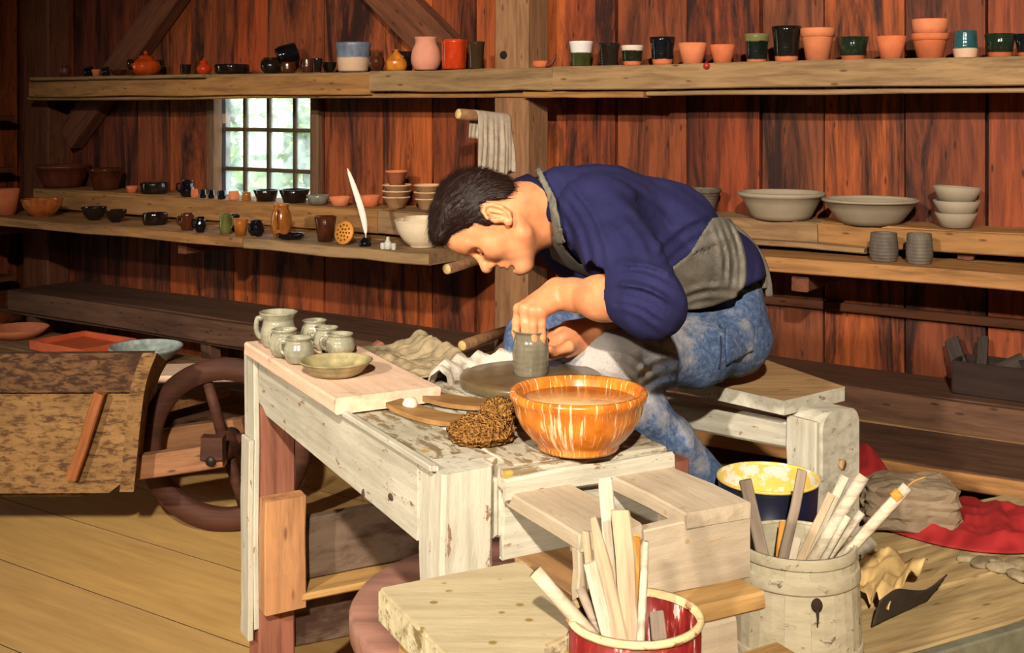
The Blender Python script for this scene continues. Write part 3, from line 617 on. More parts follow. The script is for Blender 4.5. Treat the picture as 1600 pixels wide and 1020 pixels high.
# quill and inkwell
u, z, d = wpx(568, 382, .70)
o = lathe('inkwell', closed([(.9, 0), (1, .3), (.8, .7), (.45, .85), (.5, 1)], .026, .035, .006), G_black, None, WP(u, .69, ZCL), 20); tag(o, 'small black inkwell holding the white quill', 'inkwell')
qt = thing('quill', WP(u, .69, ZCL+.008), 'tall white feather quill standing in the inkwell', 'quill')
M_quill = plain('feather', (236, 228, 214), .6, .08, 40, .05)
tip = (PD(543, 263, d)-WP(u, .69, ZCL+.008)); mid = (PD(564, 325, d)-WP(u, .69, ZCL+.008))
cv = smooth_pts([(0, 0, 0), (.002, 0, .05), mid, tip], 6)
tube('shaft', cv, [.0022]*len(cv), M_quill, qt, 6)
n = len(cv); vs = []; fs = []
for i, p in enumerate(cv):
    f = i/(n-1); w = .0 if f < .28 else .012*math.sin(min(1, (f-.28)/.72)*math.pi)**.6+.001
    tn = (cv[min(i+1, n-1)]-cv[max(i-1, 0)]).normalized(); sd = tn.cross(Vector((0, -1, .0))).normalized()
    for (s, b_) in ((-1, .0015), (-.1, .003), (1, .0015)): vs.append(p+sd*(s*w)+Vector((0, -b_, 0)))
    for (s, b_) in ((1, -.0015), (-.1, -.0005), (-1, -.0015)): vs.append(p+sd*(s*w)+Vector((0, -b_, 0)))
for i in range(n-1):
    for k in range(6): a = i*6+k; b_ = i*6+(k+1) % 6; fs.append((a, b_, b_+6, a+6))
mesh('vane', vs, fs, M_quill, qt, smooth=True)
for (x, w, h, lb) in ((606, 12, 19, 'taller pale grey salt pot right of the inkwell'), (598, 8, 9, 'left of the two tiny grey stubs beside the salt pot'), (615, 8, 10, 'right of the two tiny grey stubs beside the salt pot')):
    put('salt_pot', 'bottle' if h > 12 else 'low', x-w/2, x+w/2, 384-h, 384, VC, ZCL, plain('pale_grey_ware', (190, 184, 170), .4), lb, 'pot', 'salt pots by the inkwell', seg=14)
# right step and shelf
VR = .268
put('wide_bowl', 'wide', 1154, 1288, 306, 348, VR+.02, ZMR, C_grey, 'big pale grey bowl with wide rim just behind the potter\'s back', 'bowl', seg=44, hs=.98)
put('wide_bowl', 'wide2', 1286, 1433, 314, 353, VR+.03, ZMR, C_grey, 'big flaring grey-buff bowl in the middle of the right step', 'bowl', seg=44, hs=.98)
put('bowl', 'wide', 1062, 1127, 306, 345, VR, ZMR, C_dkgrey, 'dark bowl half hidden behind the potter\'s back', 'bowl')
bowl_stack(1495, .14, ZMR, [(64, 22, .82), (72, 23, .80), (74, 24, 1)], C_grey, ['bottom bowl of the grey stack at right', 'middle bowl of the grey stack at right', 'top bowl of the grey stack at right, slightly tilted'], 'stacked grey bowls on the right step', 'pan')
o = [q for q in bpy.data.objects if q.get('label', '').startswith('top bowl of the grey stack at right')][0]; o.rotation_euler = (0, .06, 0); o.location.z += .004
VRC = .49
put('mug', 'mug', 1359, 1403, 373, 418, VRC, ZCR, C_dkgrey, 'left one of two dark unfired mugs on the right shelf', 'mug', 'dark unfired mugs', gap=.05)
put('mug', 'mug', 1416, 1457, 373, 421, VRC, ZCR, C_dkgrey, 'right one of two dark unfired mugs on the right shelf', 'mug', 'dark unfired mugs', gap=.05)
# slats in the dark corner, low right shelf
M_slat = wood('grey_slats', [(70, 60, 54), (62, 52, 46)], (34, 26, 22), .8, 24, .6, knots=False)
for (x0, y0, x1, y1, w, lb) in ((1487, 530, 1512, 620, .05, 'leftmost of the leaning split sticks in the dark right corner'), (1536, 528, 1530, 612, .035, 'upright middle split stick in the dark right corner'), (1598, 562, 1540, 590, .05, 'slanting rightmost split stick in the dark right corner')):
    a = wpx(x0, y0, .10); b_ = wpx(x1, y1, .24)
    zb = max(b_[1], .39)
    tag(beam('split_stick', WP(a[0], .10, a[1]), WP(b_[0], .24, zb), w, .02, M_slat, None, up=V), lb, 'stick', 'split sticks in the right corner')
u = wpx(1570, 620, .2)[0]
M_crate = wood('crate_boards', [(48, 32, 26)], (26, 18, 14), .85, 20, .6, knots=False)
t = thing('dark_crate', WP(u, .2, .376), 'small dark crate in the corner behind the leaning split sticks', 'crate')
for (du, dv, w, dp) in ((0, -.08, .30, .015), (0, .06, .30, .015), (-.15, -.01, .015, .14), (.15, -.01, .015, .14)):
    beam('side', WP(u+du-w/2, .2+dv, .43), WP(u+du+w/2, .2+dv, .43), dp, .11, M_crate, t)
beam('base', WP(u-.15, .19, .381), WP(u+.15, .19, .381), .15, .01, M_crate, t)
# pegs and rag at the post
def peg(x0, y0, v0, x1, y1, v1, r, label):
    a = wpx(x0, y0, v0); b_ = wpx(x1, y1, v1); p, q_ = WP(a[0], v0, a[1]), WP(b_[0], v1, b_[1])
    t = thing('wall_peg', q_, label, 'peg', 'log pegs by the post'); o = tube('log', [p-q_, (p-q_)*.5+Vector((0, 0, .003)), Vector((0, 0, 0))], [r*.97, r, r*1.03], M_post, t, 12)
    dr = (p-q_).normalized(); e = lathe('cut_end', [(0, .003), (r*.8, .003), (r*.95, -.002), (0, -.003)], M_cut, t, p-q_, 14); e.rotation_euler = dr.to_track_quat('Z', 'Y').to_euler()
    return p, q_
M_cut = plain('cut_wood_end', (224, 186, 120), .8, .25, 60, .1)
pa = peg(716, 178, .52, 790, 186, .29, .023, 'upper log peg on the post with the rag hung over it')
peg(698, 420, .62, 775, 398, .30, .024, 'log peg sticking out below the potter\'s chin')
peg(722, 540, .62, 790, 518, .30, .022, 'lowest log peg just behind the wheel bench')
M_rag = plain('rag_cloth', (176, 158, 138), .95, .25, 30, .4)
# rag draped over the upper peg
def cloth_sheet(name, fn, nu, nv, mat, thick=.004, parent=None, loc=None, smooth=True):
    """closed sheet: fn(s,t)->Vector, with thickness along its own normals"""
    P = [[Vector(fn(i/nu, j/nv)) for i in range(nu+1)] for j in range(nv+1)]
    top = []; bot = []
    for j in range(nv+1):
        for i in range(nu+1):
            a = P[j][min(i+1, nu)]-P[j][max(i-1, 0)]; b = P[min(j+1, nv)][i]-P[max(j-1, 0)][i]
            n = a.cross(b); n = n.normalized() if n.length > 1e-9 else ZZ
            top.append(P[j][i]+n*thick/2); bot.append(P[j][i]-n*thick/2)
    N = len(top); W = nu+1; fs = []
    for j in range(nv):
        for i in range(nu):
            a = j*W+i; fs.append((a, a+1, a+W+1, a+W)); fs.append((N+a, N+a+W, N+a+W+1, N+a+1))
    rim = [i for i in range(W)]+[j*W+nu for j in range(1, nv+1)]+[nv*W+i for i in range(nu-1, -1, -1)]+[j*W for j in range(nv-1, 0, -1)]
    for a, b in zip(rim, rim[1:]+rim[:1]): fs.append((b, a, N+a, N+b))
    return mesh(name, top+bot, fs, mat, parent, loc, smooth)
p, q_ = pa
dx = (q_-p); pk0 = p+dx*.33; pk1 = p+dx*1.02; side = Vector((-dx.y, dx.x, 0)).normalized()
if side.y > 0: side = -side
rr = random.Random(5)
def ragfn(s, t):
    # s along the peg, t over it: back short side .. over .. long front side
    base = pk0+(pk1-pk0)*s; arc = -.13+t*.40
    r = .027
    if abs(arc) < r*1.57: th = arc/r; off = side*(r*math.sin(th)); z = r*math.cos(th)
    else: sg = 1 if arc > 0 else -1; off = side*(r*sg); z = -(abs(arc)-r*1.57)
    hang = max(0, -z)
    fold = .013*math.sin(s*19+hang*8)*min(1, hang*9+.1)+.007*math.sin(s*41+2+hang*15)*min(1, hang*8)
    spread = (pk1-pk0)*((s-.5)*hang*.55)+(pk1-pk0)*(.10*hang)
    ragged = (.02*math.sin(s*9)+.012*math.sin(s*23)) if t > .98 else 0
    return base+off+side*(abs(fold)+.001)*(1 if arc > 0 else -1)+spread+ZZ*(z-.004+ragged)
o = cloth_sheet('hanging_rag', ragfn, 36, 34, M_rag, .004)
bm = bmesh.new(); bm.from_mesh(o.data); bm.to_mesh(o.data); bm.free()
tag(o, 'stiff grey rag draped over the upper peg behind the potter\'s head', 'rag')
# ------------------------------------------------------------------ wheel bench
M_white = painted('whitewashed_wood', (188, 181, 163), (128, 98, 76), sc=46, lo=.615, hi=.65, mottle=.84, streak=.5)
M_top = painted('clay_splashed_top', (196, 186, 164), (124, 106, 78), sc=48, lo=.49, hi=.56, mottle=.62, spots=((172, 140, 70), 14))
M_tray = painted('pink_clay_board', (226, 190, 162), (190, 140, 110), sc=30, lo=.60, hi=.70)
M_legbrown = wood('brown_leg_face', [(140, 88, 68)], (84, 46, 34), .8, 24, .6, knots=False)
M_orangeblk = wood('orange_pine', [(178, 128, 86)], (140, 94, 62), .65, 20, .5)
M_rail = painted('grimy_rail', (112, 92, 76), (62, 42, 32), sc=9, lo=.45, hi=.6, mottle=.7)
M_yellow = wood('yellow_pine', [(178, 138, 84), (168, 130, 78)], (130, 96, 56), .65, 20, .5)
bench = thing('wheel_bench', TB(.25, .5, 0), 'whitewashed wooden potter\'s wheel bench splashed with clay', 'bench')
def tbeam(name, a, b, w, t, mat, par, up=(0, 0, 1), **kw): return beam(name, TB(*a), TB(*b), w, t, mat, par, up, **kw)
tbeam('top_board', (.055, .045, TZ-.016), (.055, .955, TZ-.016), .11, .032, M_top, bench, cham=.003)
tbeam('top_board', (.17, .0, TZ-.018), (.17, .97, TZ-.018), .115, .032, M_top, bench, cham=.003)
tbeam('top_board', (.28, .0, TZ-.018), (.28, .80, TZ-.018), .10, .032, M_top, bench, cham=.003)
prism('wheel_deck', [TB(*p, 0) for p in ((.333, .02), (.385, .02), (.44, .28), (.47, .47), (.45, .64), (.36, .70), (.333, .70))], TZ-.045, TZ-.006, M_top, bench)
tbeam('end_board', (.095, .004, TZ-.022), (.39, .004, TZ-.022), .045, .03, M_top, bench); tbeam('end_apron', (.092, -.024, TZ-.030), (.395, -.024, TZ-.030), .012, .034, M_white, bench)
# long apron with stepped lower edge
ap = [(.086, .675), (.85, .690), (.872, .690), (.90, .703), (.925, .706), (.925, .797), (.086, .797)]
o0 = wpos(bench); vs = [TB(-.002, e, z)-o0 for e, z in ap]+[TB(.028, e, z)-o0 for e, z in ap]; n = len(ap)
fs = [tuple(range(n)), tuple(reversed(range(n, 2*n)))]+[(i, n+i, n+(i+1) % n, (i+1) % n) for i in range(n)]
apn = mesh('apron', [(0, 0, 0)]*len(vs), fs, M_white, bench)
rotm = Matrix((E1, E2*-1, ZZ)).transposed(); inv = rotm.inverted()
for v_, p in zip(apn.data.vertices, vs): v_.co = inv @ p
apn.matrix_basis = rotm.to_4x4()
bm = bmesh.new(); bm.from_mesh(apn.data); bmesh.ops.recalc_face_normals(bm, faces=bm.faces); bm.to_mesh(apn.data); bm.free()
M_dent = plain('dark_dent', (70, 48, 32), .9)
for (px_, py_, rx_, rz_) in ((570, 773, .006, .011), (613, 776, .010, .006)):
    dd_ = (px_-CX)/F; e_ = (NB.x-dd_*NB.y)/(dd_*E1.y-E1.x); pp = NB+E1*e_; zz_ = CH-(py_-HY)/F*pp.y
    o = lathe('dent', [(0, .0008), (.8, .0008), (1, -.001), (0, -.001)], M_dent, bench, pp-E2*.0035+ZZ*zz_-wpos(bench), 12); o.rotation_euler = (E2*-1).to_track_quat('Z', 'Y').to_euler(); o.scale = (rx_, rz_, 1)
lip = tbeam('edge_lip', (-.004, .02, TZ+.002), (-.004, .99, TZ+.002), .014, .010, M_white, bench, cham=.002)
tbeam('post', (.043, .040, 0), (.043, .040, TZ), .086, .086, M_white, bench, up=E1, seg=6, cham=.006)
pl = tbeam('post', (.040, .965, 0), (.040, .965, TZ+.004), .080, .074, M_legbrown, bench, up=E1, seg=6, cham=.004)
tbeam('facing', (-.006, .965, .22), (-.006, .965, TZ+.004), .076, .012, M_white, bench, up=E2, cham=.002); tbeam('facing', (-.017, .958, .20), (-.017, .958, .625), .06, .012, M_white, bench, up=E2, cham=.002)
tbeam('post', (.42, .94, 0), (.42, .94, TZ-.03), .07, .07, M_legbrown, bench, up=E1); tbeam('post', (.43, .06, 0), (.43, .06, TZ-.05), .07, .07, M_legbrown, bench, up=E1)
tbeam('nailed_block', (.045, .905, .265), (.045, .905, .505), .092, .045, M_orangeblk, bench, up=E1, cham=.003)
tbeam('rail', (.08, .965, .365), (.62, .965, .365), .03, .135, M_rail, bench); tbeam('rail_ledge', (.08, .93, .288), (.62, .93, .288), .10, .016, M_yellow, bench); tbeam('rail', (.08, .97, .215), (.62, .97, .215), .03, .13, M_rail, bench)
tbeam('brace', (.06, .955, .66), (.30, .955, .78), .03, .06, M_legbrown, bench)
tbeam('stretcher', (.30, .93, .08), (.30, .06, .08), .07, .06, M_yellow, bench)
tbeam('peg_tenon', (.088, .018, .735), (.100, .018, .735), .03, .09, M_white, bench)
# splash rim behind the wheel head
WC = Vector((.036, 2.34, 0)); WZ = .823
vs = []; fs = []; n = 26
for i in range(n+1):
    a = math.radians(84+100*i/n); r = .172+.006*math.sin(i*1.3); h = .026+.012*math.sin(i*.7)**2
    for (rr_, z) in ((r-.020, TZ-.01), (r-.014, TZ+h*.7), (r, TZ+h+.004), (r+.016, TZ+h*.75), (r+.026, TZ-.01)):
        vs.append(WC+Vector((math.cos(a)*rr_, math.sin(a)*rr_, z)))
    if i:
        for k in range(4): b_ = (i-1)*5+k; fs.append((b_, b_+5, b_+6, b_+1))
M_splash = painted('slip_white', (216, 204, 186), (140, 120, 90), sc=30, lo=.58, hi=.7)
mesh('splash_rim', [v-wpos(bench) for v in vs], fs, M_splash, bench, smooth=True)
# the kick wheel
M_fly = wood('flywheel_wood', [(164, 118, 102)], (118, 78, 64), .55, 10, .4, knots=False)
M_iron = plain('dark_iron', (60, 50, 44), .5, .3, 20, .2, .6); M_wetclay = plain('wet_slip', (96, 80, 54), .28, .4, 22, .25)
kw = thing('kick_wheel', WC, 'potter\'s kick wheel: round head, shaft and big wooden flywheel', 'potter\'s wheel')
lathe('wheel_head', [(0, WZ-.022), (.125, WZ-.022), (.136, WZ-.016), (.137, WZ-.003), (.133, WZ), (.10, WZ-.001), (.05, WZ+.001), (0, WZ+.001)], M_wetclay, kw, seg=56)
tube('shaft', [(0, 0, .05), (0, 0, WZ-.02)], .018, M_iron, kw, 12)
lathe('flywheel', [(0, .335), (.335, .335), (.346, .343), (.347, .378), (.340, .388), (.285, .388), (.28, .383), (0, .383)], M_fly, kw, seg=72)
lathe('thrust_block', [(0, 0), (.06, 0), (.06, .05), (.03, .07), (0, .07)], M_iron, kw, seg=20)
o = lathe('wet_pot', closed(spline_outer([(.92, 0), (.95, .08), (1, .42), (.97, .66), (.88, .86), (.90, .94), (1.0, 1.0)]), .0355, .084, .004), C_wet, None, WC+ZZ*(WZ+.001), 40, .003)
tag(o, 'wet grey clay pot being thrown on the wheel head', 'pot')
# ------------------------------------------------------------------ things on the bench
tray = tbeam('clay_board', (.075, .385, TZ+.018), (.075, .945, TZ+.018), .205, .028, M_tray, None, cham=.004); tag(tray, 'thick pinkish ware board on the bench carrying grey pots', 'board')
C_greywet = glaze('fresh_grey_clay', (146, 142, 122), rough=.20, rings=.06)
def putz(name, kind, x0, x1, yr, yb, z, mat, label, cat, group=None, th=.004, seg=32, wob=.004):
    p = PZ((x0+x1)/2, yb, z); R = (x1-x0)/2/F*p.y; H = (yb-yr)/F*p.y; k = KIND[kind]
    k = spline_outer(k) if kind in SOFT else k
    o = lathe(name, closed(k, R, H, th), mat, None, p, seg, wob); tag(o, label, cat, group); return o, R, H
KIND['gpitch'] = [(.72, 0), (.88, .2), (.92, .42), (.80, .70), (.80, .82), (1, 1)]; KIND['gcup'] = [(.68, 0), (.95, .25), (1, .46), (.88, .74), (.76, .86), (.90, 1)]; SOFT |= {'gpitch', 'gcup'}
GG = 'fresh grey pots on the ware board'; z0 = TZ+.033
o, R, H = putz('pitcher', 'gpitch', 405, 465, 487, 541, z0, C_greywet, 'large grey clay pitcher at the far end of the ware board', 'pitcher', GG); handle(o, R, H, 3.3, C_greywet, .25, .8, .006, .28, .85)
putz('grey_cup', 'gcup', 470, 513, 500, 535, z0, C_greywet, 'grey cup farthest back, just right of the pitcher', 'cup', GG)
o, R, H = putz('grey_cup', 'gcup', 421, 467, 514, 556, z0, C_greywet, 'grey cup in front of the pitcher, left of all cups', 'cup', GG); handle(o, R, H, 2.6, C_greywet, .3, .8, .004, .3)
o, R, H = putz('grey_cup', 'gcup', 444, 491, 527, 566, z0, C_greywet, 'grey cup nearest the flat dish, front left', 'cup', GG); handle(o, R, H, 3.0, C_greywet, .3, .8, .004, .3)
o, R, H = putz('grey_cup', 'gcup', 489, 531, 511, 546, z0, C_greywet, 'grey cup between the rearmost cup and the rightmost cup', 'cup', GG); handle(o, R, H, 3.4, C_greywet, .3, .8, .004, .3)
o, R, H = putz('grey_cup', 'gcup', 508, 555, 521, 553, z0, C_greywet, 'round grey cup with wide mouth, rightmost on the board', 'cup', GG); handle(o, R, H, 3.5, C_greywet, .3, .8, .004, .3)
p = PZ(525, 584, z0)
o = lathe('shallow_dish', closed([(.60, 0), (.72, .18), (.86, .6), (.97, .95), (1, 1)], .070, .026, .005), glaze('olive_grey_clay', (150, 138, 100), rough=.5, rings=.1), None, p, 40, .012); tag(o, 'shallow grey-olive dish at the front of the ware board', 'dish')
o = lathe('clay_ball', [(0, -.014), (.008, -.012), (.0135, -.003), (.014, .003), (.010, .011), (0, .014)], plain('white_clay', (214, 198, 172), .7), None, PZ(641, 645, TZ)+ZZ*.014, 18); tag(o, 'small white clay ball in front of the ware board', 'clay ball')
def nz(p, s=1.0, seed=0):
    """cheap smooth noise for lists of points (numpy)"""
    x, y, z = p[..., 0]*s, p[..., 1]*s, p[..., 2]*s; r = np.random.RandomState(seed); o_ = 0
    for i in range(7):
        k = r.normal(size=3)*(1+.55*i); ph = r.uniform(0, 6.28); o_ = o_+np.sin(k[0]*x+k[1]*y+k[2]*z+ph)/(1+.45*i)
    return o_/3.0
def lump(name, c, rx, ry, rz, mat, seed, amp, fr, sub=4, parent=None, flat=.75, rotz=0, sq=2.0):
    bm = bmesh.new(); bmesh.ops.create_icosphere(bm, subdivisions=sub, radius=1.0)
    P = np.array([v.co[:] for v in bm.verts]); l = (np.abs(P)**sq).sum(1)**(1/sq); P = P/l[:, None]
    d = 1+amp*nz(P, fr, seed)+amp*.6*np.abs(nz(P, fr*2.3, seed+1)); P = P*d[:, None]*np.array([rx, ry, rz]); P[:, 2] = np.maximum(P[:, 2], -rz*flat)
    for v, p in zip(bm.verts, P): v.co = p
    m = bpy.data.meshes.new(name); bm.to_mesh(m); bm.free(); m.polygons.foreach_set('use_smooth', [True]*len(m.polygons))
    o = obj(name, m, mat, parent, Vector(c)+ZZ*rz*flat, (0, 0, rotz)); return o
def spongemat():
    m, nt, b = nmat('sponge'); vo = node(nt, 'ShaderNodeTexVoronoi'); vo.inputs['Scale'].default_value = 260
    nt.links.new(coords(nt, (1, 1, 1)), vo.inputs['Vector']); n = noise(nt, coords(nt, (1, 1, 1)), 90, 4, .7)
    c = ramp(nt, vo.outputs['Distance'], [(.10, rgba((76, 46, 18))), (.40, rgba((136, 90, 42))), (.8, rgba((170, 122, 62)))]); nt.links.new(c, b.inputs['Base Color'])
    b.inputs['Roughness'].default_value = .95; b.inputs['Specular IOR Level'].default_value = .1; bump(nt, b, vo.outputs['Distance'], 1.0, .008); return m
M_sponge = spongemat()
o = lump('sponge', PZ(780, 668, TZ), .036, .030, .028, M_sponge, 3, .16, 5, 5); tag(o, 'rough brown sponge against the side of the orange bowl', 'sponge')
o = lump('sponge', PZ(752, 692, TZ), .050, .034, .026, M_sponge, 8, .16, 5, 5, rotz=.1); tag(o, 'wider rough brown sponge in front, nearest the bench corner', 'sponge')
M_slat2 = wood('wet_slat', [(150, 112, 66)], (96, 66, 36), .45, 20, .6, knots=False)
def curvedslat(name, a, b, w, t, lift, mat, label):
    P = [Vector(a)+(Vector(b)-Vector(a))*f for f in [i/8 for i in range(9)]]; dr = (P[-1]-P[0]).normalized(); sd = Vector((-dr.y, dr.x, 0)); vs = []; fs = []
    for i, p in enumerate(P):
        f = i/8; z = lift*(2*f-1)**2+t/2
        for (s, h) in ((-1, -1), (1, -1), (1, 1), (-1, 1)): vs.append(p+sd*(s*w/2*(1-.25*(2*f-1)**4))+ZZ*(z+h*t/2))
    for i in range(8):
        for k in range(4): q = i*4+k; r = i*4+(k+1) % 4; fs.append((q, r, r+4, q+4))
    fs += [(3, 2, 1, 0), (32, 33, 34, 35)]
    return tag(mesh(name, vs, fs, mat, None), label, 'slat')
curvedslat('wooden_rib', PZ(615, 643, TZ), PZ(762, 672, TZ), .055, .008, .012, M_slat2, 'curved wet wooden slat leading to the sponges')
curvedslat('wooden_rib', PZ(668, 628, TZ+.002), PZ(800, 640, TZ+.002), .06, .008, .008, M_slat2, 'flat wet wooden slat beside the wheel head')
# crumpled cloth along the far edge
M_crumple = plain('mud_cloth', (142, 124, 94), .8, .5, 30, .6)
rs = np.random.RandomState(4)
def cl(s, t):
    e2 = .188+.155*s+.01*math.sin(t*9); e1 = .56+.36*t*(1-.30*s); p = np.array([[s*3.2, t*5.5, .3]])
    f = abs(float(nz(p, 1.25, 21)[0]))*.022+abs(float(nz(p, 2.9, 5)[0]))*.014; edge = min(1, 5*min(s, 1-s, t+.05, 1-t)+.08)
    ridge = .030*math.exp(-((s-.80)/.16)**2)*(1 if t > .15 else t/.15)
    return TB(e2, e1, TZ+.006+f*edge+ridge*edge)
o = cloth_sheet('crumpled_cloth', cl, 46, 70, M_crumple, .003); tag(o, 'crumpled muddy cloth heaped along the far edge of the bench', 'cloth')
# big orange bowl
def dripmat():
    m, nt, b = nmat('orange_drip_glaze'); tc = node(nt, 'ShaderNodeTexCoord'); sp = node(nt, 'ShaderNodeSeparateXYZ'); nt.links.new(tc.outputs['Object'], sp.inputs[0])
    at = node(nt, 'ShaderNodeMath', operation='ARCTAN2'); nt.links.new(sp.outputs['Y'], at.inputs[0]); nt.links.new(sp.outputs['X'], at.inputs[1])
    cb = node(nt, 'ShaderNodeCombineXYZ'); nt.links.new(at.outputs[0], cb.inputs[0]); nt.links.new(sp.outputs['Z'], cb.inputs[1])
    mp = node(nt, 'ShaderNodeMapping'); mp.inputs['Scale'].default_value = (11, 7, 1); nt.links.new(cb.outputs[0], mp.inputs['Vector'])
    d = noise(nt, mp.outputs['Vector'], 1.6, 5, .62, .3); n2 = noise(nt, coords(nt, (1, 1, .5)), 26, 5, .65)
    c = ramp(nt, n2, [(.3, rgba((150, 70, 14))), (.55, rgba((206, 116, 34))), (.75, rgba((222, 150, 62)))])
    c = mix(nt, ramp(nt, d, [(.555, (0, 0, 0)), (.60, (.75,)*3)]), c, rgba((232, 206, 160)))
    nt.links.new(c, b.inputs['Base Color']); b.inputs['Roughness'].default_value = .22; return m
M_drip = dripmat()
bp = PZ(904, 699, TZ+.002)
o = lathe('slip_bowl', [(0, 0), (.062, 0), (.065, .004), (.065, .009), (.076, .018), (.091, .036), (.100, .056), (.1035, .075), (.107, .078), (.109, .085), (.107, .091), (.101, .091), (.096, .085), (.090, .060), (.075, .03), (.05, .012), (0, .010)], M_drip, None, bp, 64, .003)
tag(o, 'big orange glazed bowl with pale drips, full of slip', 'bowl')
M_water = plain('milky_slip', (208, 164, 110), .16, .3, 30, .05)
lathe('slip_water', [(0, .074), (.0940, .074), (.0940, .075), (0, .0752)], M_water, o, seg=48)
# ------------------------------------------------------------------ box on the front of the bench
M_box = painted('dusty_box_wood', (178, 160, 136), (160, 128, 88), sc=30, lo=.60, hi=.72, spots=((160, 134, 96), 34))
M_boxin = wood('box_inside', [(150, 112, 72)], (90, 60, 36), .8, 20, .6, knots=False)
bx_ = thing('splash_box', TB(.25, -.1, .655), 'pale open wooden box with slotted top fixed before the bench', 'box')
ZB = .764
tbeam('top_plank', (.152, .008, ZB-.012), (.152, -.222, ZB-.012), .104, .024, M_box, bx_, cham=.003)
tbeam('top_plank', (.336, .045, ZB-.012), (.336, -.222, ZB-.012), .114, .024, M_box, bx_, cham=.003)
tbeam('back_panel', (.10, .000, .705), (.395, .000, .705), .018, .094, M_white, bx_, cham=.002)
tbeam('front_panel', (.205, -.210, .702), (.393, -.210, .702), .022, .098, M_box, bx_, cham=.002)
tbeam('front_post', (.112, -.212, .658), (.112, -.212, ZB-.024), .022, .018, M_box, bx_, up=E1, cham=.002)
tbeam('side_panel', (.384, -.198, .702), (.384, -.01, .702), .018, .098, M_box, bx_, cham=.002); tbeam('divider', (.208, -.198, .702), (.208, -.03, .702), .014, .098, M_box, bx_, cham=.002)
tbeam('base_board', (.25, -.20, .657), (.25, -.012, .657), .27, .012, M_boxin, bx_, cham=.002)
lb = thing('support_bench', TB(.33, -.36, 0), 'low plank bench under the box, carrying the red paint can', 'bench')
tbeam('plank', (.03, -.37, .545), (.42, -.37, .545), .25, .03, M_yellow, lb); tbeam('plank', (.14, -.235, .640), (.372, -.235, .640), .085, .026, M_yellow, lb)
tbeam('block', (.225, -.255, .594), (.325, -.255, .594), .04, .066, M_box, lb); tbeam('block', (.15, -.235, .594), (.20, -.235, .594), .05, .066, M_box, lb)
for e2 in (.14, .38):
    for e1 in (-.46, -.28): tbeam('leg', (e2, e1, 0), (e2, e1, .53), .05, .05, M_yellow, lb, up=E1)
# stool
M_stool = painted('pale_stool_wood', (184, 168, 134), (196, 162, 100), sc=14, lo=.64, hi=.72, spots=((136, 112, 58), 24), mottle=.9)
M_stoolside = painted('rough_stool_edge', (206, 192, 156), (120, 104, 66), sc=40, lo=.48, hi=.6, bmp=.9)
st = thing('work_stool', TB(-.02, -.2, 0), 'pale spattered wooden stool in front of the wheel bench', 'stool')
poly = [(-.127, -.065), (.0, -.066), (.098, -.070), (.092, -.15), (.086, -.232), (.060, -.262), (.045, -.30), (.028, -.318), (-.01, -.33), (-.05, -.40), (-.135, -.40), (-.131, -.23)]
o = prism('seat', [TB(a, b_, 0) for a, b_ in poly], .632, .68, M_stool, st)
o.data.materials.append(M_stoolside)
for f in o.data.polygons:
    if abs(f.normal.z) < .5: f.material_index = 1
bm = bmesh.new(); bm.from_mesh(o.data); bmesh.ops.bevel(bm, geom=[e for e in bm.edges], offset=.004, segments=2, affect='EDGES'); bm.to_mesh(o.data); bm.free()
for (a, b_) in ((-.085, -.11), (.055, -.11), (-.095, -.36), (.012, -.30)):
    tube('leg', [TB(a, b_, .66)-wpos(st), TB(a*1.15, b_+(.02 if b_ > -.2 else -.02), 0)-wpos(st)], [.026, .022], M_yellow, st, 10)
o = tube('tenon', [TB(.012, -.312, .64)-wpos(st), TB(.012, -.352, .636)-wpos(st)], [.020, .017], M_stool, st, 12)
# red paint can with sticks
def canmat():
    m, nt, b = nmat('red_enamel'); n = noise(nt, coords(nt, (1, 1, .25)), 60, 5, .65)
    c = ramp(nt, n, [(.3, rgba((84, 18, 16))), (.52, rgba((124, 28, 24))), (.58, rgba((140, 56, 48))), (.62, rgba((196, 178, 168)))])
    nt.links.new(c, b.inputs['Base Color']); b.inputs['Roughness'].default_value = .4; return m
M_can = canmat(); M_rimcan = painted('clay_crusted_rim', (220, 196, 146), (150, 70, 40), sc=40, lo=.55, hi=.62)
cc = PD(992, 960, 1.51); cc.z = .56; CR = .082
can = lathe('paint_can', [(0, 0), (CR*.99, 0), (CR, .004), (CR*.995, .07), (CR, .144), (CR-.003, .144), (CR-.004, .07), (CR-.004, .006), (0, .005)], M_can, None, cc, 56); tag(can, 'red paint can streaked with white, holding wooden sticks', 'can')
lathe('rim', [(CR-.005, .141), (CR+.002, .141), (CR+.004, .145), (CR+.002, .150), (CR-.004, .150), (CR-.005, .141)], M_rimcan, can, seg=56)
M_st = [wood('stick_pale', [(192, 178, 154)], (170, 146, 114), .7, 34, .5, knots=False), wood('stick_tan', [(182, 158, 128)], (128, 98, 72), .7, 34, .5, knots=False), wood('stick_grey', [(146, 128, 110)], (96, 78, 62), .7, 30, .5, knots=False), wood('stick_orange', [(200, 140, 60)], (150, 96, 40), .6, 30, .5, knots=False)]
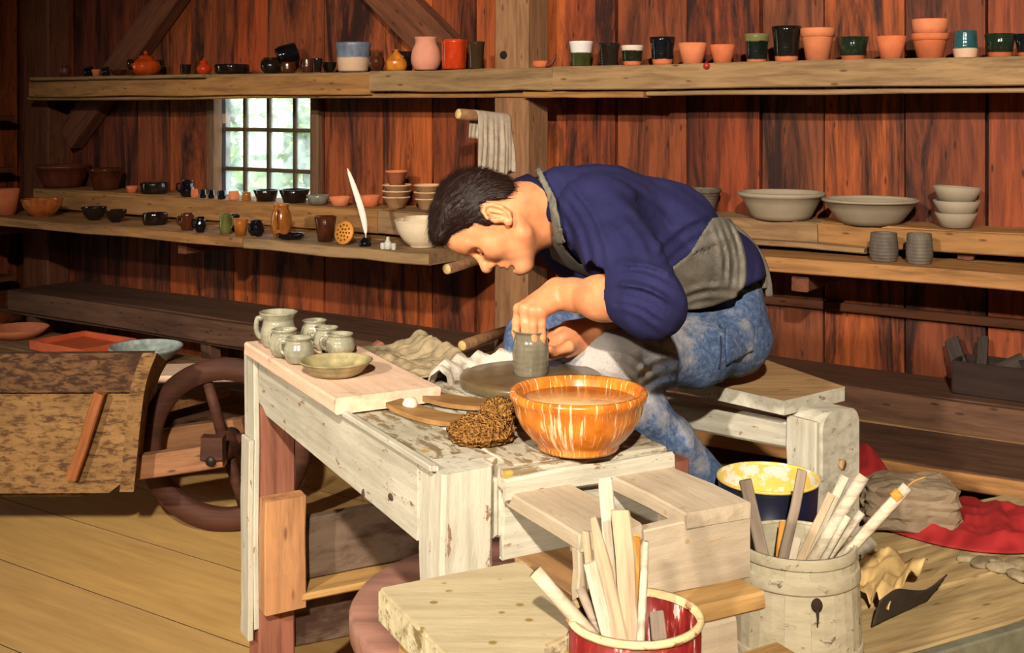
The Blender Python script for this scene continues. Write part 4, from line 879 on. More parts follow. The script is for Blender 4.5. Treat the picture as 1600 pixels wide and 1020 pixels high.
def stick(name, tip, low, dt, dl, w, t, mat, zb, label, cat, group, round_=False, point=False, cx=None, rmax=None):
    T = PD(*tip, dt); Lw = PD(*low, dl); dr = (T-Lw).normalized()
    k = (zb-T.z)/dr.z; B = T+dr*k
    if cx is not None:                                          # keep the foot inside the vessel
        off = Vector((B.x-cx.x, B.y-cx.y, 0))
        if off.length > rmax: off = off.normalized()*rmax; B = Vector((cx.x+off.x, cx.y+off.y, zb))
    if round_:
        n = 6; pts = [B+(T-B)*(i/n) for i in range(n+1)]; rad = [w/2]*(n+1)
        if point: rad = [w/2]*(n-1)+[w/2*.95, w/2*.7]
        o = tube(name, [p-B for p in pts], rad, mat, None, 10, B)
    else:
        L = (T-B).length; m = beam_mesh(L, w, t, 5, .0012, min(.002, t*.25), int(tip[0]*7+tip[1]), .002)
        if point:
            for v_ in m.vertices:
                if v_.co.x > L/2-.01: v_.co.y *= .45; v_.co.x += .012
        x = dr if cx is None else (T-B).normalized(); y = Vector((0, -1, 0)).cross(x).normalized(); z = x.cross(y)
        o = obj(name, m, mat); o.matrix_basis = Matrix.Translation((T+B)/2) @ Matrix((x, y, z)).transposed().to_4x4()
    return tag(o, label, cat, group)
GS = 'wooden sticks in the red paint can'; zc = cc.z+.008; s_ = 1.51/F
def cs(tip, low, w, t, m, label, dt=1.51, dl=1.51, **kw): return stick('wooden_stick', tip, low, dt, dl, w*s_, t, M_st[m], zc, label, 'stick', GS, cx=cc, rmax=CR-.02, **kw)
cs((836, 893), (975, 985), 23, .01, 0, 'thick pale round dowel leaning far out to the left of the can', 1.50, 1.47, round_=True)
cs((944, 748), (962, 940), 24, .009, 0, 'tallest pale flat stick in the red can', 1.54, 1.52)
cs((970, 798), (984, 975), 29, .010, 1, 'broad grained flat stick right of the tallest one', 1.50, 1.48)
cs((915, 830), (922, 910), 13, .008, 1, 'thin upright stick at the left of the can', 1.54, 1.54)
cs((930, 822), (965, 975), 26, .009, 1, 'pointed tan stick with a dark knot in the can', 1.50, 1.47, point=True)
cs((921, 878), (945, 975), 21, .008, 0, 'short pale blade left of the knotted stick', 1.49, 1.46)
cs((1009, 846), (1002, 985), 13, .008, 0, 'thin white dowel standing at the front of the can', 1.46, 1.45, round_=True, point=True)
cs((995, 838), (992, 950), 15, .007, 3, 'narrow yellowish stick behind the thin white dowel', 1.54, 1.54)
cs((906, 918), (925, 960), 15, .010, 2, 'stubby grey stick end at the can\'s left rim', 1.52, 1.50, round_=True)
cs((972, 850), (988, 960), 11, .006, 0, 'slim stick tucked behind the broad grained one', 1.56, 1.56)
cs((1027, 955), (1030, 985), 24, .006, 2, 'short grey paddle inside the right of the can', 1.56, 1.55)
# ------------------------------------------------------------------ platform at right with bucket, pail, cloth, bag
M_plat = wood('platform_boards', [(170, 144, 98), (178, 150, 104), (164, 136, 90)], (112, 94, 62), .7, 20, .7)
M_platside = plain('green_grey_edge', (104, 100, 78), .85, .3, 30, .4)
pf = thing('low_platform', TB(1.2, .4, 0), 'low plank platform at the right foreground under bucket and red cloth', 'platform')
PZt = .30
for i, (a, b_) in enumerate(((.07, .255), (.26, .445), (.45, .625))):
    tbeam('plank', (.60, (a+b_)/2, PZt-.015), (1.95, (a+b_)/2, PZt-.015), b_-a, .03, M_plat, pf, seg=6)
tbeam('edge_board', (.60, .055, PZt-.06), (1.95, .055, PZt-.06), .028, .115, M_platside, pf)
for e2 in (.66, 1.3, 1.9): tbeam('bearer', (e2, .09, .12), (e2, .60, .12), .08, .235, M_low, pf)
M_pail = painted('scrubbed_pail_wood', (188, 176, 148), (110, 96, 80), sc=60, lo=.60, hi=.66, mottle=.88)
bc = PD(1243, 845, 2.28); bc.z = PZt+.001; BR = .110
bk = thing('wooden_bucket', bc, 'cream wooden bucket with hoops, holding round sticks', 'bucket')
NS = 16
for k in range(NS):                                                # staves
    a0, a1 = 2*math.pi*k/NS+.0012, 2*math.pi*(k+1)/NS-.0012; vs = []; fs = []
    for (z, r) in ((0, BR*1.10), (.09, BR*1.09), (.17, BR*1.05), (.222, BR*.99)):
        for a in (a0, (a0+a1)/2, a1): vs.append((r*math.cos(a), r*math.sin(a), z))
        for a in (a1, (a0+a1)/2, a0): vs.append(((r-.010)*math.cos(a), (r-.010)*math.sin(a), z))
    for i in range(3):
        for q in range(6): b0 = i*6+q; b1 = i*6+(q+1) % 6; fs.append((b0, b1, b1+6, b0+6))
    fs += [(5, 4, 3, 2, 1, 0), (18, 19, 20, 21, 22, 23)]; mesh('stave', vs, fs, M_pail, bk)
def hoop(z0, z1, r0, r1): lathe('hoop', [(r0-.004, z0), (r0+.002, z0), (r0+.003, z0+.003), (r1+.003, z1-.003), (r1+.002, z1), (r1-.004, z1), (r0-.004, z0)], M_pail, bk, seg=64)
hoop(.165, .190, BR*1.052, BR*1.03); hoop(.02, .052, BR*1.098, BR*1.094); hoop(.206, .226, BR*1.002, BR*.985)
lathe('bottom', [(0, .008), (BR*1.03, .008), (BR*1.03, .016), (0, .016)], M_pail, bk, seg=32)
M_hole2 = plain('knot_hole_dark', (52, 34, 22), .9)
o = lathe('knot_hole', [(0, .001), (.010, .001), (.011, -.006), (0, -.006)], M_hole2, bk, (.011, -BR*1.075, .150), 14); o.rotation_euler = (math.pi/2-.05, 0, .1); o.scale = (1, 1.2, 1)
o['label'] = 'dark knot hole'
o = tube('stain_drip', [(.011, -BR*1.080, .144), (.012, -BR*1.086, .128), (.011, -BR*1.091, .112)], [.0035, .0022, .001], M_hole2, bk, 6, flat=.4, up=(0, -1, 0))
s_ = 2.28/F; GB = 'sticks in the wooden bucket'; zb = bc.z+.02
def bs(tip, low, w, t, m, label, dt=2.28, dl=2.28, **kw): return stick('wooden_stick', tip, low, dt, dl, w*s_, t, M_st[m], zb, label, 'stick', GB, cx=bc, rmax=BR-.025, **kw)
bs((1164, 750), (1188, 850), 19, .012, 2, 'grey square stick leaning left out of the bucket', 2.27, 2.26)
bs((1254, 735), (1215, 850), 15, .010, 2, 'thin grey stick rising highest at bucket centre', 2.28, 2.25)
bs((1319, 745), (1268, 850), 14, .010, 0, 'slim pale stick left of the thick dowel in the bucket', 2.33, 2.30)
bs((1349, 743), (1275, 855), 20, .01, 0, 'thick pale round dowel leaning right in the bucket', 2.29, 2.27, round_=True)
o = bs((1418, 760), (1300, 855), 18, .01, 0, 'long pale handle with orange collar leaning far right', 2.26, 2.25, round_=True)
T, Lw = PD(1418, 760, 2.26), PD(1300, 855, 2.25); dr = (T-Lw).normalized(); ol = Vector(o.location)
tube('collar', [T-dr*.035-ol, T-dr*.018-ol], .0113, M_st[3], o, 12); tube('wire', smooth_pts([T-ol, T-ol+Vector((.012, 0, .01)), T-ol+Vector((.034, 0, .018))], 3), .0012, M_st[3], o, 6)
bs((1347, 800), (1305, 850), 12, .008, 0, 'short pale stick under the long handle', 2.24, 2.24, round_=True)
bs((1325, 806), (1300, 850), 11, .008, 0, 'shortest pale stick beside the short one in the bucket', 2.22, 2.22, round_=True)
bs((1298, 772), (1255, 850), 13, .005, 1, 'flat brown blade between grey stick and thick dowel', 2.30, 2.28)
bs((1240, 838), (1232, 855), 26, .008, 0, 'broad pale paddle barely showing inside the bucket', 2.31, 2.30)
bs((1225, 815), (1222, 850), 16, .006, 3, 'orange-brown blade end inside the bucket', 2.33, 2.32)
# enamel pail
def enamel(name, a, b2, lo): 
    m, nt, b = nmat(name); n = noise(nt, coords(nt, (1, 1, 1)), 22, 5, .65); c = ramp(nt, n, [(lo, rgba(a)), (lo+.06, rgba(b2))]); nt.links.new(c, b.inputs['Base Color']); b.inputs['Roughness'].default_value = .3; return m
M_navy = plain('navy_enamel', (26, 26, 44), .25, .3, 8, .02); M_yel = enamel('yellow_inside', (236, 200, 96), (232, 222, 204), .50)
pc = PD(1200, 747, 2.50); pc.z = PZt+.001; PR = .104; ph_ = 1.34-(747-165)/F*2.50-PZt
pail = thing('enamel_pail', pc, 'dark blue enamel pail with yellow-splashed inside behind the bucket', 'pail')
lathe('body', [(0, 0), (PR*.80, 0), (PR*.82, .004), (PR*.98, ph_), (PR*.975, ph_), (PR*.80, .006), (0, .006)], M_navy, pail, seg=48)
lathe('lining', [(0, ph_-.075), (PR*.93, ph_-.075), (PR*.972, ph_-.003), (PR*.962, ph_-.003), (PR*.915, ph_-.07), (0, ph_-.07)], M_yel, pail, seg=48)
lathe('rim', [(PR*.962, ph_-.004), (PR*.99, ph_-.004), (PR*1.015, ph_), (PR*.99, ph_+.004), (PR*.965, ph_+.002), (PR*.962, ph_-.004)], M_yel, pail, seg=48)
# red cloth
M_red = plain('red_cloth', (150, 26, 26), .8, .25, 9, .25)
def rc(s, t):
    a = PZ(1315+320*s, 806+66*math.sin(s*1.9)**1.0*.95, PZt); b_ = PZ(1322+310*s, 742+ (s**.7)*74, PZt)
    p = a+(b_-a)*t; q = np.array([[s*8, t*5, 1.0]]); f = max(0, 1-1.1*abs(float(nz(q, .75, 31)[0])))*.030+max(0, 1-abs(float(nz(q, 1.6, 12)[0])))*.010
    e = min(1, 6*min(s+.1, t, 1-t+.1))
    up_ = .13*math.exp(-((s-.10)/.10)**2)*max(0, t-.35)
    return Vector((p.x, p.y, PZt+.006+f*e+up_))
o = cloth_sheet('red_cloth', rc, 90, 50, M_red, .003); tag(o, 'rumpled red cloth spread on the platform at right', 'cloth')
M_bag = plain('grey_bag', (128, 108, 84), .75, .35, 12, .5)
o = lump('clay_bag', PZ(1422, 820, PZt+.012), .108, .062, .060, M_bag, 14, .13, 4.6, 4, flat=.9, rotz=-.1, sq=6.0); o.data.polygons.foreach_set('use_smooth', [False]*len(o.data.polygons)); tag(o, 'crumpled grey-brown clay bag lying on the red cloth', 'bag')
# crumpled paper and dark bent sheet
M_paper = plain('tan_paper', (214, 178, 116), .85, .3, 16, .4)
def pf_(s, t):
    a = PZ(1338+50*s, 940+38*s, PZt); b_ = PZ(1350+100*s, 862+46*s, PZt); p = a+(b_-a)*t; q = np.array([[s*5+2, t*6, .5]])
    f = abs(float(nz(q, .62, 3)[0]))*.050+abs(float(nz(q, 1.3, 9)[0]))*.014; return Vector((p.x, p.y, PZt+.012+f+.02*t*(1-t)*4*.5))
o = cloth_sheet('crumpled_paper', pf_, 34, 34, M_paper, .002); tag(o, 'crumpled tan paper lying right of the bucket', 'paper')
M_slate = plain('dark_sheet', (54, 44, 36), .6, .4, 20, .3)
a = PZ(1362, 982, PZt); b_ = PZ(1448, 940, PZt); 
def sl(s, t):
    p = a+(b_-a)*s; h = (.052-.004*s+.010*math.sin(s*7))*t; q = np.array([[s*6, t*3, .2]]); return p+Vector((.016*t, .004*float(nz(q, 1.3, 2)[0]), h+.003))+Vector((.026, .0, 0))*t*s
o = cloth_sheet('bent_sheet', sl, 16, 8, M_slate, .003); tag(o, 'dark bent metal sheet propped against the crumpled paper', 'sheet')
for i, (x, y, r, lb_) in enumerate(((1512, 878, .016, 'leftmost clay scrap below the red cloth'), (1532, 884, .018, 'second clay scrap from the left below the red cloth'), (1551, 880, .015, 'third clay scrap from the left below the red cloth'), (1566, 892, .020, 'fourth clay scrap, in front of the others'), (1588, 888, .022, 'large clay scrap near the right edge'), (1592, 905, .018, 'clay scrap nearest the right edge, in front'))):
    o = lump('clay_scrap', PZ(x, y, PZt), r*1.6, r, r*.55, M_crumple, 40+i, .25, 3, 3, rotz=i); tag(o, lb_, 'clay scrap', 'clay scraps by the red cloth')
# ------------------------------------------------------------------ potter's seat
M_seat = wood('seat_plank', [(176, 140, 96)], (136, 96, 58), .75, 20, .6)
sz = .70
A, B_, C_, D_ = PZ(1060, 590, sz), PZ(1225, 626, sz), PZ(1320, 604, sz), PZ(1165, 551, sz)
seat = thing('potter_seat', (B_+D_)/2*1.0-ZZ*((B_+D_)/2).z, 'heavy whitewashed plank seat the potter sits on', 'seat')
pr = prism('plank', [A, B_, C_, D_], sz-.032, sz, M_seat, seat); pr.data.materials.append(M_white)
for f in pr.data.polygons:
    if abs(f.normal.z) < .5: f.material_index = 1
dl = (B_-A).normalized(); de = (C_-B_).normalized()
pcn = PD(1283, 690, 2.78); 
q = B_+de*.10+dl*.02
tw = .125
prof_ = [(-.064, 0)]+[(-.064+.036*(1-math.cos(a)), .652+.036*math.sin(a)) for a in [k*math.pi/12 for k in range(7)]]+[(.064-.036*(1-math.cos(a)), .652+.036*math.sin(a)) for a in [k*math.pi/12 for k in range(6, -1, -1)]]+[(.064, 0)]
vs = []; n = len(prof_)
for o_ in (-.040, .052):
    for (x, z) in prof_: vs.append(q+de*x+dl*o_+ZZ*((z if z > 0 else PZt+.001)-.01*(z > 0)-q.z)-wpos(seat))
fs = [tuple(range(n)), tuple(reversed(range(n, 2*n)))]+[(i_, n+i_, n+(i_+1) % n, (i_+1) % n) for i_ in range(n)]
pm = mesh('post', vs, fs, M_white, seat); bm = bmesh.new(); bm.from_mesh(pm.data); bmesh.ops.recalc_face_normals(bm, faces=bm.faces); bm.to_mesh(pm.data); bm.free()
f0 = q-de*.068+ZZ*(0-q.z); beam('facing', f0+ZZ*.455+dl*.005, f0+ZZ*.66+dl*.005, .080, .014, M_white, seat, up=de, cham=.003)
tube('dowel_plug', [q+dl*.052+ZZ*(.56-q.z)-wpos(seat), q+dl*.058+ZZ*(.56-q.z)-wpos(seat)], .011, M_seat, seat, 10)
g0 = q-dl*.02-de*.03; g1 = g0-dl*.62
beam('crossbar', Vector((g0.x, g0.y, .612)), Vector((g1.x, g1.y, .585)), .05, .058, M_white, seat, cham=.006)
beam('post', Vector((g1.x, g1.y, 0)), Vector((g1.x, g1.y, .64)), .09, .08, M_white, seat, up=dl, seg=5)
beam('footrest', Vector((g0.x, g0.y, .40))-de*.12, Vector((g1.x, g1.y, .40))-de*.12, .07, .035, M_seat, seat)
beam('brace', Vector((g0.x, g0.y, .45)), Vector((g1.x, g1.y, .45)), .05, .05, M_seat, seat)
beam('foot_brace', q+de*.04+ZZ*(.42-q.z), q+de*.16+ZZ*(.325-q.z), .05, .05, M_white, seat)
for q2 in (q, Vector((g1.x, g1.y, 0))): beam('footrest_arm', Vector((q2.x, q2.y, .36)), Vector((q2.x, q2.y, .36))-de*.20-dl*.03, .05, .05, M_seat, seat)
# ------------------------------------------------------------------ wheelbarrow
M_bar = painted('mouldy_barrow_boards', (112, 78, 48), (58, 36, 24), sc=60, lo=.44, hi=.56, mottle=.55, bmp=.8)
M_bar2 = painted('worn_barrow_boards', (150, 112, 68), (84, 56, 34), sc=62, lo=.48, hi=.60, mottle=.6, bmp=.7)
M_cleat = wood('orange_cleat', [(150, 88, 46)], (96, 52, 28), .7, 20, .5, knots=False); M_rimw = wood('dark_wheel_wood', [(80, 46, 32)], (44, 24, 18), .7, 20, .6, knots=False)
M_arm = wood('barrow_arm', [(150, 104, 70)], (90, 58, 38), .75, 20, .6)
bd = 3.6
wb = thing('wheelbarrow', (PD(100, 0, bd).x, bd+.2, 0), 'old wooden wheelbarrow with stained board sides, seen from the side', 'wheelbarrow')
def flat(name, pts, d, t, mat):
    P = [PD(x, y, d) for x, y in pts]; n = len(P); o0 = wpos(wb); vs = [p-o0 for p in P]+[p+Vector((0, t, 0))-o0 for p in P]
    fs = [tuple(range(n)), tuple(reversed(range(n, 2*n)))]+[(i, n+i, n+(i+1) % n, (i+1) % n) for i in range(n)]
    o = mesh(name, vs, fs, mat, wb); bm = bmesh.new(); bm.from_mesh(o.data); bmesh.ops.recalc_face_normals(bm, faces=bm.faces); bm.to_mesh(o.data); bm.free(); return o
flat('side_board', [(-330, 556), (238, 551), (212, 613), (-330, 614)], bd-.015, .03, M_bar); flat('side_board', [(-330, 615), (211, 614), (196, 750), (170, 770), (-330, 772)], bd, .03, M_bar2)
flat('side_board', [(-330, 556), (235, 551), (210, 640), (-330, 640)], bd+.46, .03, M_bar); flat('side_board', [(-330, 641), (210, 641), (190, 750), (-330, 752)], bd+.46, .03, M_bar2)
fp = [PD(244, 549, bd), PD(224, 612, bd), PD(208, 765, bd)]
fr_ = smooth_pts(fp, 5); vs = []; fs = []
for p in fr_:
    for (dx, dy) in ((-.034, -.02), (.008, -.02), (-.085, .42), (-.12, .42)): vs.append(p+Vector((dx, dy, -.12*(p.z-.18)/.43 if dy > 0 else 0))-wpos(wb))
for i in range(len(fr_)-1):
    for k in range(4): q_ = i*4+k; r_ = i*4+(k+1) % 4; fs.append((q_, q_+4, r_+4, r_))
fs += [(0, 1, 2, 3), tuple(len(vs)-1-k for k in range(4))]
o = mesh('front_board', vs, fs, M_bar2, wb); bm = bmesh.new(); bm.from_mesh(o.data); bmesh.ops.recalc_face_normals(bm, faces=bm.faces); bm.to_mesh(o.data); bm.free()
beam('cleat', PD(157, 613, bd-.03), PD(113, 748, bd-.03), .032, .03, M_cleat, wb, up=(0, -1, 0)); beam('cleat', PD(-60, 613, bd-.03), PD(-90, 748, bd-.03), .032, .03, M_cleat, wb, up=(0, -1, 0))
beam('floor_board', PD(-330, 735, bd+.25), PD(170, 735, bd+.25), .42, .03, M_bar2, wb)
wc = PD(352, 698, 3.84); wc.z = .272
for dy in (-.15, .15):
    beam('shaft', Vector((-1.32, wc.y+dy, .215)), Vector((wc.x+.03, wc.y+dy, .285)), .045, .072, M_arm, wb, seg=6, jit=.004); beam('handle', Vector((-3.1, bd+.22+dy*1.7, .36)), Vector((-1.9, bd+.22+dy*1.5, .20)), .045, .05, M_arm, wb)
for px_ in (-150,):
    for dy in (.05, .42): beam('leg', PD(px_, 765, bd)+Vector((0, dy, 0)), Vector((PD(px_, 0, bd).x-.03, bd+dy, 0)), .05, .05, M_arm, wb, up=(0, 1, 0))
tube('axle', [wc-Vector((0, .19, 0))-wpos(wb), wc+Vector((0, .19, 0))-wpos(wb)], .016, M_iron, wb, 10)
wh = lathe('wheel', [(.206, -.024), (.268, -.026), (.272, 0), (.268, .026), (.206, .024), (.203, 0), (.206, -.024)], M_rimw, wb, wc-wpos(wb), 64); wh.rotation_euler = (math.pi/2, 0, 0)
for a in (98, 188, 278, 8):
    a = math.radians(a+8); tube('spoke', [(math.cos(a)*.03, math.sin(a)*.03, 0), (math.cos(a)*.21, math.sin(a)*.21, 0)], [.020, .016], M_rimw, wh, 8)
lathe('hub', [(0, -.09), (.03, -.09), (.034, -.05), (.045, -.03), (.045, .03), (.034, .05), (.03, .09), (0, .09)], M_rimw, wh, seg=20)
beam('bearing_block', wc+Vector((-.03, -.165, .035)), wc+Vector((.035, -.165, .035)), .05, .07, M_rimw, wb)
# things on the low left bench and floor
zl = .17
def onb(x, y): return PZ(x, y, zl)
p = onb(228, 566); o = lathe('wide_bowl', closed([(.5, 0), (.7, .3), (.9, .75), (1, .9), (1, 1)], .165, .075, .010), glaze('pale_blue_glaze', (170, 182, 178), rough=.35), None, p, 44, .004); tag(o, 'wide pale blue-grey bowl behind the wheelbarrow', 'bowl')
p = onb(28, 527); o = lathe('dish', closed([(.6, 0), (.8, .4), (1, 1)], .15, .05, .008), C_terra2, None, p, 36, .006); tag(o, 'orange clay dish at the left edge behind the barrow', 'dish')
t = thing('square_tray', onb(130, 546), 'orange-red square clay tray behind the wheelbarrow', 'tray'); M_or = plain('orange_red_clay', (204, 92, 48), .7, .2, 12, .15)
cpos = onb(130, 546)
beam('base', cpos-U*.19+ZZ*.012, cpos+U*.19+ZZ*.012, .30, .02, M_or, t)
for (a, b_) in ((-.19*U-.15*V, .19*U-.15*V), (-.19*U+.15*V, .19*U+.15*V), (-.19*U-.15*V, -.19*U+.15*V), (.19*U-.15*V, .19*U+.15*V)): beam('rim', cpos+a+ZZ*.025, cpos+b_+ZZ*.025, .02, .045, M_or, t)
p0, p1 = PD(200, 593, 4.6), PD(400, 580, 4.9)
t = thing('propped_plank', Vector(((p0.x+p1.x)/2, 4.75, 0)), 'long pale plank propped on blocks behind the barrow wheel', 'plank')
beam('plank', Vector((p0.x-.3, 4.62, .31)), Vector((p1.x+.3, 4.70, .325)), .22, .03, M_tray, t)
for x in (p0.x-.15, p1.x+.15): beam('block', Vector((x, 4.66, 0)), Vector((x, 4.66, .288)), .12, .10, M_low, t, up=(0, 1, 0))
for (x0, x1, y, h, w, mt, lb_) in ((228, 302, 708, .075, .16, M_yellow, 'yellow wood block on the floor inside the wheel'), (222, 345, 722, .022, .22, M_yellow, 'flat yellow board on the floor below the block'), (225, 330, 672, .05, .16, M_low, 'dark brown board on the floor behind the yellow block')):
    a, b_ = PZ(x0, y, h), PZ(x1, y-14, h); tag(beam('wood_offcut', a-ZZ*(h/2), b_-ZZ*(h/2), w, h, mt, None), lb_, 'offcut', 'wood offcuts on the floor')
# ------------------------------------------------------------------ the potter (signed distance field -> surface nets)
class Field:
    def __init__(s, lo, hi, h):
        s.lo = np.array(lo, float); s.h = h; s.n = np.ceil((np.array(hi)-s.lo)/h).astype(int)+1
        s.ax = [s.lo[i]+h*np.arange(s.n[i]) for i in range(3)]; s.f = np.full(s.n, 1.0, np.float32)
    def sub(s, lo, hi):
        sl = []
        for i in range(3):
            a = max(0, int((lo[i]-s.lo[i])/s.h)-1); b = min(s.n[i], int((hi[i]-s.lo[i])/s.h)+2)
            if b <= a: return None
            sl.append(slice(a, b))
        return tuple(sl)
    def pts(s, sl):
        return np.stack(np.meshgrid(s.ax[0][sl[0]], s.ax[1][sl[1]], s.ax[2][sl[2]], indexing='ij'), -1)
    def op(s, fn, lo, hi, k=.01, sign=1, pad=.05):
        sl = s.sub(np.array(lo)-pad, np.array(hi)+pad)
        if sl is None: return
        d = fn(s.pts(sl)).astype(np.float32); a = s.f[sl]
        if sign > 0:
            h = np.clip(.5+.5*(a-d)/k, 0, 1); s.f[sl] = a+(d-a)*h-k*h*(1-h)
        else:
            h = np.clip(.5-.5*(a+d)/k, 0, 1); s.f[sl] = a+(-d-a)*h+k*h*(1-h)
    def cap(s, a, b, ra, rb=None, k=.01, sign=1):
        rb = ra if rb is None else rb; a = np.array(a, float); b = np.array(b, float); m = max(ra, rb)
        def fn(p):
            ba = b-a; t = np.clip(((p-a)@ba)/max(1e-9, ba@ba), 0, 1); return np.linalg.norm(p-a-t[..., None]*ba, axis=-1)-(ra+(rb-ra)*t)
        s.op(fn, np.minimum(a, b)-m, np.maximum(a, b)+m, k, sign)
    def chain(s, pts, rs, k=.01):
        for i in range(len(pts)-1): s.cap(pts[i], pts[i+1], rs[i], rs[i+1], k)
    def ell(s, c, r, rot=None, k=.01, sign=1):
        c = np.array(c, float); r = np.array(r, float); R = np.eye(3) if rot is None else np.array(rot)
        def fn(p):
            q = (p-c)@R; k0 = np.linalg.norm(q/r, axis=-1); k1 = np.linalg.norm(q/(r*r), axis=-1); return k0*(k0-1)/np.maximum(k1, 1e-6)
        m = r.max(); s.op(fn, c-m, c+m, k, sign)
    def disp(s, fn, band=.03):
        m = np.abs(s.f) < band; idx = np.argwhere(m); P = s.lo+idx*s.h; s.f[m] += fn(P).astype(np.float32)
    def cut(s, fn):                                            # intersect with fn<0
        sl = (slice(None),)*3; s.f = np.maximum(s.f, fn(s.pts(sl)).astype(np.float32))
    def sample(s, P):
        q = np.clip((P-s.lo)/s.h, 0, s.n-1.001); i = q.astype(int); f = q-i; o = 0
        for a in (0, 1):
            for b in (0, 1):
                for c in (0, 1):
                    o = o+s.f[i[..., 0]+a, i[..., 1]+b, i[..., 2]+c]*(f[..., 0] if a else 1-f[..., 0])*(f[..., 1] if b else 1-f[..., 1])*(f[..., 2] if c else 1-f[..., 2])
        return o
    def net(s, smooth=1):
        f = s.f; inside = f < 0; nx, ny, nz_ = f.shape
        c = np.zeros((nx-1, ny-1, nz_-1), int)
        for a in (0, 1):
            for b in (0, 1):
                for d in (0, 1): c += inside[a:nx-1+a, b:ny-1+b, d:nz_-1+d]
        act = np.argwhere((c > 0) & (c < 8)); vid = np.full(c.shape, -1, int); vid[tuple(act.T)] = np.arange(len(act))
        acc = np.zeros((len(act), 3)); cnt = np.zeros(len(act))
        cor = [(a, b, d) for a in (0, 1) for b in (0, 1) for d in (0, 1)]
        for p in cor:
            for ax in range(3):
                if p[ax] == 1: continue
                q = list(p); q[ax] = 1; fa = f[act[:, 0]+p[0], act[:, 1]+p[1], act[:, 2]+p[2]]; fb = f[act[:, 0]+q[0], act[:, 1]+q[1], act[:, 2]+q[2]]
                m = (fa < 0) != (fb < 0); t = np.zeros(len(act)); t[m] = fa[m]/(fa[m]-fb[m])
                pos = np.tile(np.array(p, float), (len(act), 1)); pos[:, ax] = t; acc[m] += pos[m]; cnt[m] += 1
        V_ = s.lo+(act+acc/np.maximum(cnt, 1)[:, None])*s.h; Q = []
        for ax in range(3):
            sh = list(f.shape); sh[ax] -= 1; a = [slice(None)]*3; b = [slice(None)]*3; a[ax] = slice(0, -1); b[ax] = slice(1, None)
            m = inside[tuple(a)] != inside[tuple(b)]; e = np.argwhere(m)
            u_, v_ = (ax+1) % 3, (ax+2) % 3; ok = (e[:, u_] > 0) & (e[:, v_] > 0) & (e[:, u_] < f.shape[u_]-1) & (e[:, v_] < f.shape[v_]-1); e = e[ok]
            def vv(du, dv):
                k = e.copy(); k[:, u_] -= du; k[:, v_] -= dv; return vid[k[:, 0], k[:, 1], k[:, 2]]
            quad = np.stack([vv(1, 1), vv(0, 1), vv(0, 0), vv(1, 0)], 1); fl = ~inside[tuple(a)][tuple(e.T)]; quad[fl] = quad[fl][:, ::-1]; Q.append(quad)
        Q = np.concatenate(Q)
        for _ in range(smooth):
            acc = np.zeros_like(V_); cn = np.zeros(len(V_))
            for i in range(4): np.add.at(acc, Q[:, i], V_[Q[:, (i+1) % 4]]+V_[Q[:, (i+3) % 4]]); np.add.at(cn, Q[:, i], 2)
            V_ = V_*.4+.6*acc/np.maximum(cn, 1)[:, None]
        return V_, Q
def largest(v, q):
    lab = np.arange(len(v))
    for _ in range(400):
        m = lab[q].min(1); new = lab.copy()
        for i in range(4): np.minimum.at(new, q[:, i], m)
        new = new[new]
        if (new == lab).all(): break
        lab = new
    ids, cn = np.unique(lab, return_counts=True); keep = lab == ids[cn.argmax()]; re_ = np.cumsum(keep)-1
    q = q[keep[q].all(1)]; return v[keep], re_[q]
def netobj(name, parts, mat, parent=None, base=None):
    vs, qs, k = [], [], 0
    for v, q in parts: vs.append(v); qs.append(q+k); k += len(v)
    v = np.concatenate(vs); q = np.concatenate(qs)
    if base is not None: v = v-np.array(base)
    m = bpy.data.meshes.new(name); m.vertices.add(len(v)); m.vertices.foreach_set('co', v.ravel()); m.loops.add(len(q)*4); m.loops.foreach_set('vertex_index', q.ravel().astype(np.int32))
    m.polygons.add(len(q)); m.polygons.foreach_set('loop_start', (np.arange(len(q))*4).astype(np.int32)); m.polygons.foreach_set('loop_total', np.full(len(q), 4, np.int32)); m.polygons.foreach_set('use_smooth', np.ones(len(q), bool))
    m.update(calc_edges=True); m.validate()
    return obj(name, m, mat, parent, None if parent else base)
def A3(v): return np.array(v[:])
def pd(x, y, d): return A3(PD(x, y, d))
def px_of(P): return CX+F*P[..., 0]/P[..., 1], HY+F*(CH-P[..., 2])/P[..., 1]
def poly_sd(poly, x, y):
    """signed distance to a polygon (2-D)"""
    n = len(poly); d = np.full(x.shape, 1e9); s = np.ones(x.shape)
    for i in range(n):
        ax, ay = poly[i]; bx2, by2 = poly[i-1]; ex, ey = bx2-ax, by2-ay; wx, wy = x-ax, y-ay; t = np.clip((wx*ex+wy*ey)/(ex*ex+ey*ey), 0, 1)
        d = np.minimum(d, (wx-ex*t)**2+(wy-ey*t)**2); c1 = y >= ay; c2 = y < by2; c3 = ex*wy > ey*wx
        fl = (c1 & c2 & c3) | (~c1 & ~c2 & ~c3); s = np.where(fl, -s, s)
    return s*np.sqrt(d)
def fold(P, a, b, amp, width, n=1, sp=0.02, side=None):
    """n soft ridges running from a to b over the near side of the body, spaced sp, fading at both ends"""
    xa, ya = px_of(np.array(a)); xb, yb = px_of(np.array(b)); X, Y = px_of(P); L = math.hypot(xb-xa, yb-ya); ux, uy = (xb-xa)/L, (yb-ya)/L
    t = ((X-xa)*ux+(Y-ya)*uy)/L; w = (-(X-xa)*uy+(Y-ya)*ux); w = w+.10*L*np.sin(t*3.1); sc = F/2.6
    env = np.exp(-(np.abs(t-.5)/.46)**5)*np.clip(((P-C3)@LT+.06)/.06, 0, 1); o = 0
    for i in range(n): o = o+np.exp(-((w-(i-(n-1)/2)*sp*sc*(1+.25*(t-.5)))/(width*sc))**2)*(1-.25*(i % 2))
    return -amp*env*(o-.35*np.exp(-(w/(width*sc*n*1.6))**2))
